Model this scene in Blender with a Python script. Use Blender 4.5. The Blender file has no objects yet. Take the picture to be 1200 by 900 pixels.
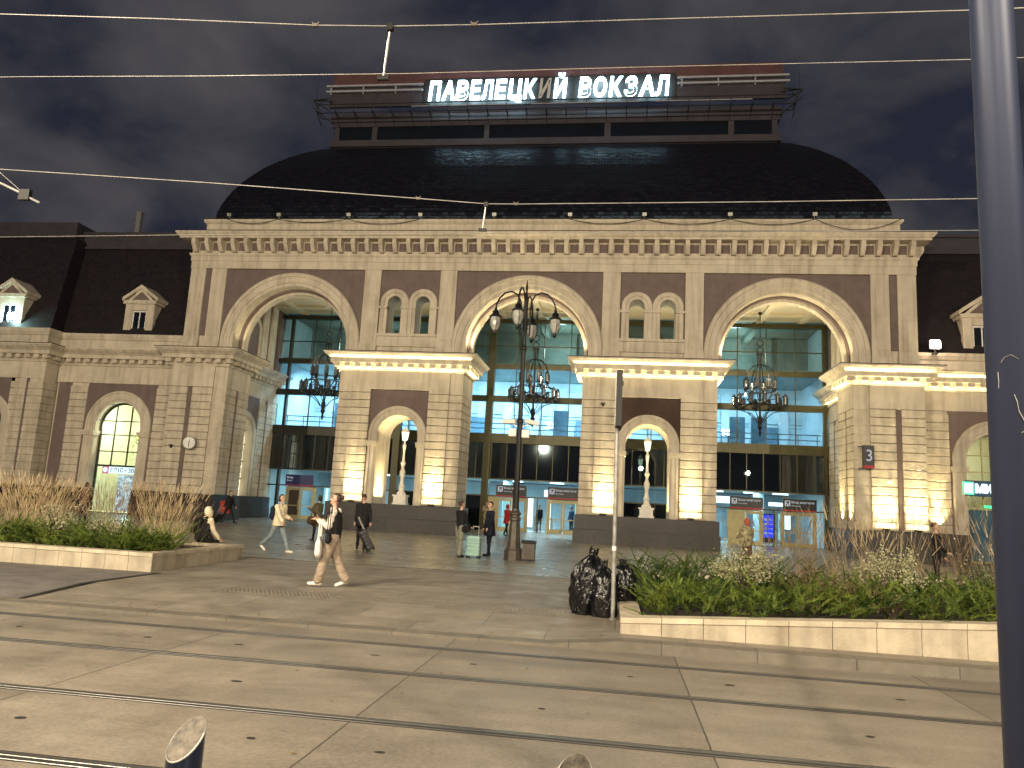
import bpy, bmesh, math, random
import numpy as np
from mathutils import Vector, Matrix, Quaternion
random.seed(7)
C = bpy.context.scene.collection
R = math.radians
PI = math.pi

# ------------------------------------------------------------------ materials
def nodes_of(name):
    m = bpy.data.materials.new(name); m.use_nodes = True
    nt = m.node_tree; nt.nodes.clear()
    out = nt.nodes.new('ShaderNodeOutputMaterial')
    return m, nt, out

def mat(name, col, rough=0.6, metal=0.0, var=0.12, scale=3.0, bump=0.0, bscale=40.0, stain=0.0, spec=0.5, col2=None, stretch=(1, 1, 1), rvar=0.0):
    """principled surface with world-space tone variation, optional vertical staining and bump"""
    m, nt, out = nodes_of(name)
    N = nt.nodes.new; L = nt.links.new
    b = N('ShaderNodeBsdfPrincipled'); L(b.outputs[0], out.inputs[0])
    b.inputs['Roughness'].default_value = rough; b.inputs['Metallic'].default_value = metal
    b.inputs['Specular IOR Level'].default_value = spec
    geo = N('ShaderNodeNewGeometry')
    mp = N('ShaderNodeMapping'); mp.inputs['Scale'].default_value = stretch
    L(geo.outputs['Position'], mp.inputs['Vector'])
    n1 = N('ShaderNodeTexNoise'); n1.inputs['Scale'].default_value = scale; n1.inputs['Detail'].default_value = 6
    n1.inputs['Roughness'].default_value = 0.62
    L(mp.outputs[0], n1.inputs['Vector'])
    ramp = N('ShaderNodeValToRGB')
    a = [max(0, c * (1 - var * 1.6)) for c in col]; z = [min(1, c * (1 + var * 1.3)) for c in (col2 or col)]
    ramp.color_ramp.elements[0].position = 0.3; ramp.color_ramp.elements[1].position = 0.72
    ramp.color_ramp.elements[0].color = (*a, 1); ramp.color_ramp.elements[1].color = (*z, 1)
    L(n1.outputs['Fac'], ramp.inputs[0]); last = ramp.outputs[0]
    if stain > 0:
        mp2 = N('ShaderNodeMapping'); mp2.inputs['Scale'].default_value = (2.6, 2.6, 0.22)
        L(geo.outputs['Position'], mp2.inputs['Vector'])
        n2 = N('ShaderNodeTexNoise'); n2.inputs['Scale'].default_value = 1.3; n2.inputs['Detail'].default_value = 7
        L(mp2.outputs[0], n2.inputs['Vector'])
        r2 = N('ShaderNodeMapRange'); r2.inputs[1].default_value = 0.45; r2.inputs[2].default_value = 0.75
        r2.inputs[3].default_value = 0.0; r2.inputs[4].default_value = stain
        L(n2.outputs['Fac'], r2.inputs[0])
        mx = N('ShaderNodeMixRGB'); mx.blend_type = 'MULTIPLY'; mx.inputs[2].default_value = (0.35, 0.30, 0.25, 1)
        L(r2.outputs[0], mx.inputs[0]); L(last, mx.inputs[1]); last = mx.outputs[0]
    L(last, b.inputs['Base Color'])
    if rvar > 0:
        r3 = N('ShaderNodeMapRange'); r3.inputs[1].default_value = 0.3; r3.inputs[2].default_value = 0.7
        r3.inputs[3].default_value = max(0.03, rough - rvar); r3.inputs[4].default_value = min(1, rough + rvar)
        L(n1.outputs['Fac'], r3.inputs[0]); L(r3.outputs[0], b.inputs['Roughness'])
    if bump > 0:
        n3 = N('ShaderNodeTexNoise'); n3.inputs['Scale'].default_value = bscale; n3.inputs['Detail'].default_value = 5
        L(geo.outputs['Position'], n3.inputs['Vector'])
        bp = N('ShaderNodeBump'); bp.inputs['Strength'].default_value = bump; bp.inputs['Distance'].default_value = 0.02
        L(n3.outputs['Fac'], bp.inputs['Height']); L(bp.outputs[0], b.inputs['Normal'])
    return m

def emit(name, col, strength, var=0.0, scale=6):
    m, nt, out = nodes_of(name)
    e = nt.nodes.new('ShaderNodeEmission'); e.inputs[0].default_value = (*col, 1); e.inputs[1].default_value = strength
    if var > 0:
        g = nt.nodes.new('ShaderNodeNewGeometry'); n = nt.nodes.new('ShaderNodeTexNoise'); n.inputs['Scale'].default_value = scale
        nt.links.new(g.outputs['Position'], n.inputs['Vector'])
        r = nt.nodes.new('ShaderNodeMapRange'); r.inputs[1].default_value = .35; r.inputs[2].default_value = .65
        r.inputs[3].default_value = strength * (1 - var); r.inputs[4].default_value = strength * (1 + var)
        nt.links.new(n.outputs['Fac'], r.inputs[0]); nt.links.new(r.outputs[0], e.inputs[1])
    nt.links.new(e.outputs[0], out.inputs[0])
    return m

def glass(name, tint, refl=0.12, rough=0.0):
    m, nt, out = nodes_of(name)
    N = nt.nodes.new; L = nt.links.new
    t = N('ShaderNodeBsdfTransparent'); t.inputs[0].default_value = (*tint, 1)
    g = N('ShaderNodeBsdfGlossy'); g.inputs['Roughness'].default_value = rough; g.inputs[0].default_value = (.9, .95, 1, 1)
    fr = N('ShaderNodeLayerWeight'); fr.inputs[0].default_value = 0.25
    ad = N('ShaderNodeMath'); ad.operation = 'MULTIPLY_ADD'; ad.inputs[1].default_value = 0.7; ad.inputs[2].default_value = refl
    ad.use_clamp = True
    L(fr.outputs['Fresnel'], ad.inputs[0])
    mx = N('ShaderNodeMixShader'); L(ad.outputs[0], mx.inputs[0]); L(t.outputs[0], mx.inputs[1]); L(g.outputs[0], mx.inputs[2])
    L(mx.outputs[0], out.inputs[0])
    return m

def leafmat(name, c1, c2, scale=9.0, trans=0.3):
    m, nt, out = nodes_of(name)
    N = nt.nodes.new; L = nt.links.new
    geo = N('ShaderNodeNewGeometry'); n1 = N('ShaderNodeTexNoise'); n1.inputs['Scale'].default_value = scale; n1.inputs['Detail'].default_value = 4
    L(geo.outputs['Position'], n1.inputs['Vector'])
    r = N('ShaderNodeValToRGB'); r.color_ramp.elements[0].position = .35; r.color_ramp.elements[1].position = .68
    r.color_ramp.elements[0].color = (*c1, 1); r.color_ramp.elements[1].color = (*c2, 1)
    L(n1.outputs['Fac'], r.inputs[0])
    d = N('ShaderNodeBsdfPrincipled'); d.inputs['Roughness'].default_value = .55; L(r.outputs[0], d.inputs['Base Color'])
    t = N('ShaderNodeBsdfTranslucent'); L(r.outputs[0], t.inputs[0])
    mx = N('ShaderNodeMixShader'); mx.inputs[0].default_value = trans
    L(d.outputs[0], mx.inputs[1]); L(t.outputs[0], mx.inputs[2]); L(mx.outputs[0], out.inputs[0])
    return m

def brickmat(name, c1, c2, mortar, bw, bh, ms=0.012, rough=0.5, axes='xy', bump=0.3, offs=0.5, rvar=0.12, var=0.25, nscale=1.2, shift=(0, 0, 0), spec=0.5):
    """stone slabs: brick texture in world metres, with blotchy wear"""
    m, nt, out = nodes_of(name)
    N = nt.nodes.new; L = nt.links.new
    b = N('ShaderNodeBsdfPrincipled'); L(b.outputs[0], out.inputs[0]); b.inputs['Specular IOR Level'].default_value = spec
    geo = N('ShaderNodeNewGeometry'); sep = N('ShaderNodeSeparateXYZ'); L(geo.outputs['Position'], sep.inputs[0])
    cmb = N('ShaderNodeCombineXYZ')
    if axes == 'xy': L(sep.outputs[0], cmb.inputs[0]); L(sep.outputs[1], cmb.inputs[1])
    elif axes == 'xz':
        ad = N('ShaderNodeMath'); ad.operation = 'ADD'; L(sep.outputs[0], ad.inputs[0]); L(sep.outputs[1], ad.inputs[1])
        L(ad.outputs[0], cmb.inputs[0]); L(sep.outputs[2], cmb.inputs[1])
    mp = N('ShaderNodeMapping'); mp.inputs['Location'].default_value = shift; L(cmb.outputs[0], mp.inputs[0])
    bt = N('ShaderNodeTexBrick'); L(mp.outputs[0], bt.inputs['Vector'])
    bt.inputs['Scale'].default_value = 1; bt.inputs['Brick Width'].default_value = bw; bt.inputs['Row Height'].default_value = bh
    bt.inputs['Mortar Size'].default_value = ms; bt.inputs['Mortar Smooth'].default_value = .1; bt.offset = offs
    bt.inputs['Color1'].default_value = (*c1, 1); bt.inputs['Color2'].default_value = (*c2, 1); bt.inputs['Mortar'].default_value = (*mortar, 1)
    n1 = N('ShaderNodeTexNoise'); n1.inputs['Scale'].default_value = nscale; n1.inputs['Detail'].default_value = 8; n1.inputs['Roughness'].default_value = .65
    L(geo.outputs['Position'], n1.inputs['Vector'])
    r1 = N('ShaderNodeMapRange'); r1.inputs[1].default_value = .3; r1.inputs[2].default_value = .7; r1.inputs[3].default_value = 1 - var; r1.inputs[4].default_value = 1 + var
    L(n1.outputs['Fac'], r1.inputs[0])
    mx = N('ShaderNodeMixRGB'); mx.blend_type = 'MULTIPLY'; mx.inputs[0].default_value = 1
    L(bt.outputs['Color'], mx.inputs[1]); L(r1.outputs[0], mx.inputs[2]); L(mx.outputs[0], b.inputs['Base Color'])
    r3 = N('ShaderNodeMapRange'); r3.inputs[1].default_value = .3; r3.inputs[2].default_value = .7
    r3.inputs[3].default_value = max(.05, rough - rvar); r3.inputs[4].default_value = min(1, rough + rvar)
    n2 = N('ShaderNodeTexNoise'); n2.inputs['Scale'].default_value = nscale * 1.7; n2.inputs['Detail'].default_value = 6; L(geo.outputs['Position'], n2.inputs['Vector'])
    L(n2.outputs['Fac'], r3.inputs[0]); L(r3.outputs[0], b.inputs['Roughness'])
    n3 = N('ShaderNodeTexNoise'); n3.inputs['Scale'].default_value = 55; n3.inputs['Detail'].default_value = 4; L(geo.outputs['Position'], n3.inputs['Vector'])
    h = N('ShaderNodeMath'); h.operation = 'MULTIPLY_ADD'; h.inputs[1].default_value = -1.0
    L(bt.outputs['Fac'], h.inputs[0]); 
    sc = N('ShaderNodeMath'); sc.operation = 'MULTIPLY'; sc.inputs[1].default_value = .35; L(n3.outputs['Fac'], sc.inputs[0]); L(sc.outputs[0], h.inputs[2])
    bp = N('ShaderNodeBump'); bp.inputs['Strength'].default_value = bump; bp.inputs['Distance'].default_value = .012
    L(h.outputs[0], bp.inputs['Height']); L(bp.outputs[0], b.inputs['Normal'])
    return m

M = {}
M['cream'] = mat('cream_stucco', (.60, .53, .42), .8, var=.10, scale=1.1, bump=.3, bscale=14, stain=.5)
M['cream_rough'] = mat('cream_stucco_blocks', (.58, .51, .40), .85, var=.14, scale=1.6, bump=.9, bscale=9, stain=.45)
M['brown'] = mat('brown_stucco', (.17, .125, .115), .8, var=.12, scale=1.5, bump=.2, bscale=20, stain=.25)
M['granite'] = brickmat('dark_granite', (.018, .013, .012), (.030, .021, .018), (.006, .005, .005), 1.15, .74, .008, .35, 'xz', .25, .5, .1, .3, 6)
M['flashing'] = mat('roof_flashing', (.035, .03, .03), .5, .3, .3, 4)
M['tile'] = None
M['wingroof'] = brickmat('wing_roof_tiles', (.012, .008, .010), (.016, .010, .012), (.005, .004, .005), .3, .16, .01, .6, 'xz', .6, .5, .1, .3, 2)
M['olive'] = mat('olive_mullion', (.062, .056, .02), .4, .3, .15, 3)
M['darkframe'] = mat('dark_mullion', (.03, .03, .022), .4, .4, .1, 3)
M['glass'] = glass('clear_glass', (.74, .86, .90), .07)
M['black_glass'] = mat('black_spandrel_glass', (.004, .005, .008), .05, 0, .1, 1, spec=.4)
M['iron'] = mat('black_iron', (.012, .012, .012), .42, .5, .2, 8)
M['black'] = mat('matt_black', (.012, .011, .011), .6, 0, .2, 8)
M['lampglass'] = glass('lantern_glass', (.24, .235, .21), .25, .15)
M['steel'] = mat('rail_steel', (.22, .21, .20), .42, .9, .12, .6, rvar=.06)
M['railbed'] = mat('rail_groove', (.022, .019, .016), .7, 0, .3, 6)
M['wire'] = mat('wire_copper', (.26, .25, .24), .5, .4, .2, 5)
M['greysteel'] = mat('galvanised_steel', (.36, .35, .33), .42, .6, .2, 9, rvar=.1)
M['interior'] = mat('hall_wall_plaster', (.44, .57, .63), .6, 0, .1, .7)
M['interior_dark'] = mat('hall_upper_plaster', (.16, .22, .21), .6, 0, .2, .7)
M['intfloor'] = mat('hall_floor', (.35, .36, .36), .25, 0, .1, 2)
M['doorpanel'] = mat('olive_door_frame', (.42, .37, .19), .45, .2, .1, 3)
M['white'] = mat('white_paint', (.78, .76, .72), .5, 0, .08, 4)
M['bluegrey'] = mat('blue_grey_panel', (.10, .19, .26), .5, 0, .2, 2)
M['ceiling'] = mat('portico_ceiling', (.62, .55, .40), .8, 0, .08, .8)

# ------------------------------------------------------------------ mesh builder
class MB:
    def __init__(s, T=None):
        s.v = []; s.f = []; s.T = T; s.mi = []; s.cur = 0
    def add(s, vs, fs):
        o = len(s.v)
        if s.T is not None: vs = [tuple(s.T @ Vector(p)) for p in vs]
        s.v += [tuple(p) for p in vs]; s.f += [tuple(i + o for i in f) for f in fs]; s.mi += [s.cur] * len(fs)
    def box(s, x0, x1, y0, y1, z0, z1, c=0.0):
        if x0 > x1: x0, x1 = x1, x0
        if y0 > y1: y0, y1 = y1, y0
        if c <= 0:
            vs = [(x0, y0, z0), (x1, y0, z0), (x1, y1, z0), (x0, y1, z0), (x0, y0, z1), (x1, y0, z1), (x1, y1, z1), (x0, y1, z1)]
            s.add(vs, [(0, 3, 2, 1), (4, 5, 6, 7), (0, 1, 5, 4), (1, 2, 6, 5), (2, 3, 7, 6), (3, 0, 4, 7)])
        else:      # top and bottom edges chamfered
            vs = []
            for z, i in ((z0, c), (z0 + c, 0), (z1 - c, 0), (z1, c)):
                vs += [(x0 + i, y0 + i, z), (x1 - i, y0 + i, z), (x1 - i, y1 - i, z), (x0 + i, y1 - i, z)]
            fs = [(0, 3, 2, 1), (12, 13, 14, 15)]
            for k in range(3):
                for j in range(4):
                    a = k * 4 + j; b = k * 4 + (j + 1) % 4
                    fs.append((a, b, b + 4, a + 4))
            s.add(vs, fs)
    def hull8(s, vs):
        s.add(vs, [(0, 3, 2, 1), (4, 5, 6, 7), (0, 1, 5, 4), (1, 2, 6, 5), (2, 3, 7, 6), (3, 0, 4, 7)])
    def bar(s, a, b, w, h=None):
        a = Vector(a); b = Vector(b); h = h or w; d = (b - a).normalized()
        u = d.cross(Vector((0, 0, 1)));  u = Vector((1, 0, 0)) if u.length < 1e-4 else u.normalized()
        v = d.cross(u).normalized()
        vs = []
        for p in (a, b):
            for i, j in ((-1, -1), (1, -1), (1, 1), (-1, 1)): vs.append(p + u * (i * w / 2) + v * (j * h / 2))
        s.hull8(vs)
    def tube(s, pts, r, n=8, cap=True):
        pts = [Vector(p) for p in pts]; m = len(pts)
        rs = r if isinstance(r, (list, tuple)) else [r] * m
        vs = []; fs = []; prev = None
        for i, p in enumerate(pts):
            d = (pts[min(i + 1, m - 1)] - pts[max(i - 1, 0)])
            d = d.normalized() if d.length > 1e-9 else Vector((0, 0, 1))
            if prev is None:
                u = d.orthogonal().normalized()
            else:
                u = prev - d * prev.dot(d); u = u.normalized() if u.length > 1e-6 else d.orthogonal().normalized()
            prev = u; w = d.cross(u)
            for k in range(n):
                a = 2 * PI * k / n; vs.append(p + (u * math.cos(a) + w * math.sin(a)) * rs[i])
        for i in range(m - 1):
            for k in range(n):
                a = i * n + k; b = i * n + (k + 1) % n; fs.append((a, b, b + n, a + n))
        if cap: fs.append(tuple(range(n - 1, -1, -1))); fs.append(tuple(range((m - 1) * n, m * n)))
        s.add(vs, fs)
    def lathe(s, prof, c=(0, 0, 0), n=16, axis=None):
        vs = []; fs = []; cx, cy, cz = c
        for r, z in prof:
            for k in range(n):
                a = 2 * PI * k / n + PI / n; vs.append((cx + r * math.cos(a), cy + r * math.sin(a), cz + z))
        m = len(prof)
        for i in range(m - 1):
            for k in range(n):
                a = i * n + k; b = i * n + (k + 1) % n; fs.append((a, b, b + n, a + n))
        fs.append(tuple(range(n - 1, -1, -1))); fs.append(tuple(range((m - 1) * n, m * n)))
        s.add(vs, fs)
    def sphere(s, c, r, nu=12, nv=8):
        rx, ry, rz = r if isinstance(r, (tuple, list)) else (r, r, r)
        prof = []
        vs = []; fs = []
        for i in range(nv + 1):
            t = PI * i / nv
            for k in range(nu):
                a = 2 * PI * k / nu
                vs.append((c[0] + rx * math.sin(t) * math.cos(a), c[1] + ry * math.sin(t) * math.sin(a), c[2] - rz * math.cos(t)))
        for i in range(nv):
            for k in range(nu):
                a = i * nu + k; b = i * nu + (k + 1) % nu; fs.append((a, b, b + nu, a + nu))
        s.add(vs, fs)
    def quad(s, a, b, c, d): s.add([a, b, c, d], [(0, 1, 2, 3)])
    def archwall(s, x0, x1, z0, z1, cx, Rr, zs, y0, y1, n=28, zb=None):
        """wall slab x0..x1, z0..z1, thickness y0..y1 with a round-headed opening"""
        if zb is None: zb = z0
        if zb > z0 + 1e-6: s.box(x0, x1, y0, y1, z0, zb)
        vs = []; fs = []
        arc = [(cx - Rr * math.cos(PI * i / n), zs + Rr * math.sin(PI * i / n)) for i in range(n + 1)]
        # jambs
        s.box(x0, cx - Rr, y0, y1, zb, z1); s.box(cx + Rr, x1, y0, y1, zb, z1)
        for (x, z) in arc: vs += [(x, y0, z), (x, y1, z), (x, y0, z1), (x, y1, z1)]
        for i in range(n):
            a = 4 * i; b = a + 4
            fs += [(a, b, b + 2, a + 2), (b + 1, a + 1, a + 3, b + 3), (a + 1, b + 1, b, a), (a + 2, b + 2, b + 3, a + 3)]
        s.add(vs, fs)
    def archring(s, cx, zs, zb, prof, n=32, y_is=1):
        """profile [(radius, y)...] swept up one jamb, over the arc and down the other"""
        st = [(None, zb, -1)] + [(i, None, 0) for i in range(n + 1)] + [(None, zb, 1)]
        vs = []; fs = []; m = len(prof)
        for i, z, sd in st:
            for (r, y) in prof:
                if sd == 0:
                    a = PI * i / n; vs.append((cx - r * math.cos(a), y, zs + r * math.sin(a)))
                else: vs.append((cx + sd * r, y, zb))
        for k in range(len(st) - 1):
            for j in range(m):
                a = k * m + j; b = k * m + (j + 1) % m
                fs.append((a, b, b + m, a + m))
        fs.append(tuple(range(m - 1, -1, -1))); fs.append(tuple(range((len(st) - 1) * m, len(st) * m)))
        s.add(vs, fs)
    def rectsweep(s, x0, x1, y0, y1, prof):
        """closed band around a rectangle: profile [(outset, z)...], first and last rings left open"""
        vs = []; fs = []
        for o, z in prof: vs += [(x0 - o, y0 - o, z), (x1 + o, y0 - o, z), (x1 + o, y1 + o, z), (x0 - o, y1 + o, z)]
        for k in range(len(prof) - 1):
            for j in range(4):
                a = 4 * k + j; b = 4 * k + (j + 1) % 4; fs.append((a, b, b + 4, a + 4))
        m = len(prof) - 1
        fs.append((3, 2, 1, 0)); fs.append((4 * m, 4 * m + 1, 4 * m + 2, 4 * m + 3))
        s.add(vs, fs)
    def build(s, name, mats, parent=None, smooth=False, loc=None):
        me = bpy.data.meshes.new(name)
        me.from_pydata(s.v, [], s.f)
        if not isinstance(mats, (list, tuple)): mats = [mats]
        for m in mats: me.materials.append(m)
        if len(mats) > 1: me.polygons.foreach_set('material_index', s.mi)
        if smooth: me.polygons.foreach_set('use_smooth', [True] * len(me.polygons))
        me.validate(); me.update()
        bm = bmesh.new(); bm.from_mesh(me); bmesh.ops.recalc_face_normals(bm, faces=bm.faces); bm.to_mesh(me); bm.free()
        o = bpy.data.objects.new(name, me); C.objects.link(o)
        if parent is not None: o.parent = parent
        if loc is not None: o.location = loc
        return o

def thing(name, label, cat, loc=(0, 0, 0), rz=0, group=None):
    o = bpy.data.objects.new(name, None); C.objects.link(o); o.empty_display_size = .3
    o.location = loc; o.rotation_euler = (0, 0, rz); o['label'] = label; o['category'] = cat
    if group: o['group'] = group
    return o
def tag(o, label, cat, group=None):
    o['label'] = label; o['category'] = cat
    if group: o['group'] = group
    return o
def struct(o):
    o['kind'] = 'structure'; return o
def dup(root, loc=None, rz=None, label=None, group=None):
    r = root.copy(); C.objects.link(r)
    if loc is not None: r.location = loc
    if rz is not None: r.rotation_euler = (0, 0, rz)
    if label: r['label'] = label
    if group: r['group'] = group
    for ch in list(root.children):
        c = ch.copy(); C.objects.link(c); c.parent = r
        for g in list(ch.children):
            d = g.copy(); C.objects.link(d); d.parent = c
    return r

def text_mesh(body, w, h, bold=0.0, extrude=0.02, italic=0.0, keep=False):
    """flat lettering standing in the xz plane, front towards -y, fitted to w x h and centred on its base"""
    cu = bpy.data.curves.new('lettering', 'FONT'); cu.body = body; cu.size = 1; cu.extrude = extrude; cu.offset = bold; cu.shear = italic
    cu.resolution_u = 4
    ob = bpy.data.objects.new('lettering', cu); C.objects.link(ob)
    dg = bpy.context.evaluated_depsgraph_get(); dg.update()
    me = bpy.data.meshes.new_from_object(ob.evaluated_get(dg))
    bpy.data.objects.remove(ob)
    n = len(me.vertices); co = np.empty(n * 3); me.vertices.foreach_get('co', co); co = co.reshape(-1, 3)
    mn = co.min(0); mx = co.max(0)
    sx = w / (mx[0] - mn[0]) if w else None; sz = h / (mx[1] - mn[1]) if h else None
    sx = sx or sz; sz = sz or sx
    out = np.stack([(co[:, 0] - (mn[0] + mx[0]) / 2) * sx, -co[:, 2], (co[:, 1] - mn[1]) * sz], 1)
    me.vertices.foreach_set('co', out.reshape(-1)); me.update()
    return me
def text(name, body, w, h, m, parent, loc, rz=0, bold=0.0, extrude=.02, italic=0.0):
    me = text_mesh(body, w, h, bold, extrude, italic); me.name = name; me.materials.clear(); me.materials.append(m)
    o = bpy.data.objects.new(name, me); C.objects.link(o); o.parent = parent; o.location = loc; o.rotation_euler = (0, 0, rz)
    return o

def lamp(kind, name, loc, energy, col, size=.1, target=None, spot=None, blend=.6, size_y=None):
    d = bpy.data.lights.new(name, kind); d.energy = energy; d.color = col
    if kind == 'AREA':
        d.size = size
        if size_y: d.shape = 'RECTANGLE'; d.size_y = size_y
    elif kind != 'SUN': d.shadow_soft_size = size
    if kind == 'SPOT': d.spot_size = R(spot or 60); d.spot_blend = blend
    o = bpy.data.objects.new(name, d); C.objects.link(o); o.location = loc
    if target is not None:
        o.rotation_euler = (Vector(target) - Vector(loc)).to_track_quat('-Z', 'Y').to_euler()
    return o

# ------------------------------------------------------------------ camera
F, PITCH, ROLL, YAW = 897.4, R(9.22), R(3.07), R(8.21)
Rv = Vector((math.cos(YAW), math.sin(YAW), 0)); Fh = Vector((-math.sin(YAW), math.cos(YAW), 0)); Zv = Vector((0, 0, 1))
Fw = Fh * math.cos(PITCH) + Zv * math.sin(PITCH); Up = Zv * math.cos(PITCH) - Fh * math.sin(PITCH)
Xc = Rv * math.cos(ROLL) + Up * math.sin(ROLL); Yc = Up * math.cos(ROLL) - Rv * math.sin(ROLL)
cam = bpy.data.cameras.new('camera'); cam.sensor_width = 36; cam.lens = F / 1200 * 36; cam.clip_end = 2000; cam.clip_start = .05
co = bpy.data.objects.new('camera', cam); C.objects.link(co)
mw = Matrix((Xc, Yc, -Fw)).transposed().to_4x4(); mw.translation = Vector((5.38, 0, 1.62)); co.matrix_world = mw
bpy.context.scene.camera = co

sc = bpy.context.scene
sc.view_settings.view_transform = 'Standard'; sc.view_settings.look = 'None'; sc.view_settings.exposure = 0; sc.view_settings.gamma = 1
sc.render.engine = 'CYCLES'
try:
    sc.cycles.use_denoising = True; sc.cycles.denoiser = 'OPENIMAGEDENOISE'
    sc.cycles.max_bounces = 6; sc.cycles.diffuse_bounces = 3; sc.cycles.glossy_bounces = 3; sc.cycles.transmission_bounces = 4; sc.cycles.transparent_max_bounces = 12
    sc.cycles.caustics_reflective = False; sc.cycles.caustics_refractive = False; sc.cycles.sample_clamp_indirect = 4
except Exception: pass

# ------------------------------------------------------------------ sky (overcast city night)
w = bpy.data.worlds.new('World'); sc.world = w; w.use_nodes = True
nt = w.node_tree; nt.nodes.clear(); N = nt.nodes.new; L = nt.links.new
out = N('ShaderNodeOutputWorld'); bg = N('ShaderNodeBackground'); L(bg.outputs[0], out.inputs[0])
sky = N('ShaderNodeTexSky'); sky.sky_type = 'NISHITA'; sky.sun_disc = False; sky.sun_elevation = R(-4); sky.sun_rotation = R(200)
tc = N('ShaderNodeTexCoord'); mp = N('ShaderNodeMapping'); mp.inputs['Scale'].default_value = (1, 1, 1.7); L(tc.outputs['Generated'], mp.inputs[0])
n1 = N('ShaderNodeTexNoise'); n1.inputs['Scale'].default_value = 4.2; n1.inputs['Detail'].default_value = 8; n1.inputs['Roughness'].default_value = .52; n1.inputs['Distortion'].default_value = .3
L(mp.outputs[0], n1.inputs['Vector'])
rp = N('ShaderNodeValToRGB'); els = rp.color_ramp.elements
els[0].position = .36; els[0].color = (.017, .020, .034, 1); els[1].position = .66; els[1].color = (.078, .073, .079, 1)
e2 = els.new(.5); e2.color = (.048, .047, .055, 1)
L(n1.outputs['Fac'], rp.inputs[0])
sm = N('ShaderNodeMixRGB'); sm.blend_type = 'ADD'; sm.inputs[0].default_value = .05
L(rp.outputs[0], sm.inputs[1]); L(sky.outputs[0], sm.inputs[2]); L(sm.outputs[0], bg.inputs[0]); bg.inputs[1].default_value = 1.0
KF,KS,KU,KP,KI = 2.2, 3.2, 2.1, 1.5, 2.4
# ================================================================== STATION BUILDING
B = thing('station_building', 'cream and brown railway station hall with three tall arches and a dark domed roof', 'railway station', (0, 42, 0))
def P(name, mb, m, parent=B, smooth=False):
    """part in world coordinates under a parent that sits on the ground without rotation"""
    o = mb.build(name, m, parent, smooth)
    off = Vector((0, 0, 0)); q = parent
    while q is not None: off += q.location; q = q.parent
    if parent.type == 'EMPTY': o.location = -off
    return o
ROWS = [(1.5 + .4395 * i, 1.5 + .4395 * (i + 1)) for i in range(14)]
def rust(mb, x0, x1, y0, y1, rows=ROWS, g=.012, c=.022):
    for a, b in rows: mb.box(x0, x1, y0, y1, a + g, b - g, c)
CORN = [(0, 8.86), (.07, 8.88), (.10, 8.97), (.13, 8.99), (.13, 9.03), (.05, 9.035), (.05, 9.27), (.46, 9.28), (.47, 9.30), (.47, 9.50), (.52, 9.53), (.58, 9.60), (.70, 9.68), (.76, 9.76), (.80, 9.78), (.80, 9.86), (0, 9.87)]
def cornice(x0, x1, y0, y1, parent, sides='fblr', dent=True, skip=None):
    """classical cornice with a row of dentils"""
    mb = MB(); mb.rectsweep(x0, x1, y0, y1, CORN)
    if dent:
        d0, d1, z0, z1 = .04, .36, 9.05, 9.279
        def run(a, b, fn):
            n = max(1, round((b - a) / .6)); s = (b - a) / n
            for i in range(n + 1):
                t = a + s * i; fn(t - .17, t + .17)
        if 'f' in sides: run(x0 - .12, x1 + .12, lambda a, b: mb.box(a, b, y0 - d1, y0 - d0, z0, z1))
        if 'b' in sides: run(x0 - .12, x1 + .12, lambda a, b: mb.box(a, b, y1 + d0, y1 + d1, z0, z1))
        if 'l' in sides: run(y0 + .5, y1 - .1, lambda a, b: mb.box(x0 - d1, x0 - d0, a, b, z0, z1))
        if 'r' in sides: run(y0 + .5, y1 - .1, lambda a, b: mb.box(x1 + d0, x1 + d1, a, b, z0, z1))
    o = P('cornice', mb, M['cream'], parent)
    f = MB(); f.rectsweep(x0, x1, y0, y1, [(.78, 9.872), (.83, 9.875), (.83, 9.90), (.3, 9.99), (0, 10.0)])
    P('flashing', f, M['flashing'], o)
    return o

UPL = []      # uplight positions collected for the lamps
def uplight_fix(parent, x, y, z, rz=0):
    mb = MB(); mb.box(x - .17, x + .17, y - .07, y + .07, z + .005, z + .11, .01); mb.box(x - .15, x + .15, y - .05, y + .05, z + .115, z + .122)
    P('uplight', mb, M['black'], parent)

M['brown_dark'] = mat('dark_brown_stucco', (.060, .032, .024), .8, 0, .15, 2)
def niche_front(x0, x1, cx, yf, parent, zt=7.85, Rin=1.17, Rout=1.66, zs=5.28, zb=1.5, depth=.35, fieldm='brown'):
    """brown field with a moulded cream arch round the opening"""
    a = MB(); a.archwall(x0, x1, zb, zt, cx, Rout - .08, zs, yf, yf + .05); P('brown_panel', a, M[fieldm], parent)
    r = MB()
    k = Rout - Rin
    r.archring(cx, zs, zb, [(Rin, yf + depth), (Rin, yf - .03), (Rin + .16 * k, yf - .03), (Rin + .18 * k, yf - .07), (Rin + .62 * k, yf - .07), (Rin + .66 * k, yf - .12), (Rin + .9 * k, yf - .12), (Rout, yf - .08), (Rout, yf + depth)])
    for s in (-1, 1):
        xa, xb = sorted((cx + s * (Rin - .04), cx + s * (Rout + .05)))
        r.box(xa, xb, yf - .17, yf + depth - .01, 4.66, 4.80, .0); r.box(xa - .02, xb + .02, yf - .21, yf + depth - .012, 4.80, 4.93, .0)
    P('arch_moulding', r, M['cream'], parent)
    # line of trim on top of the field
    t = MB(); t.box(x0 - .02, x1 + .02, yf - .2, yf + .05, zt, zt + .05); P('panel_trim', t, M['cream'], parent)

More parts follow.
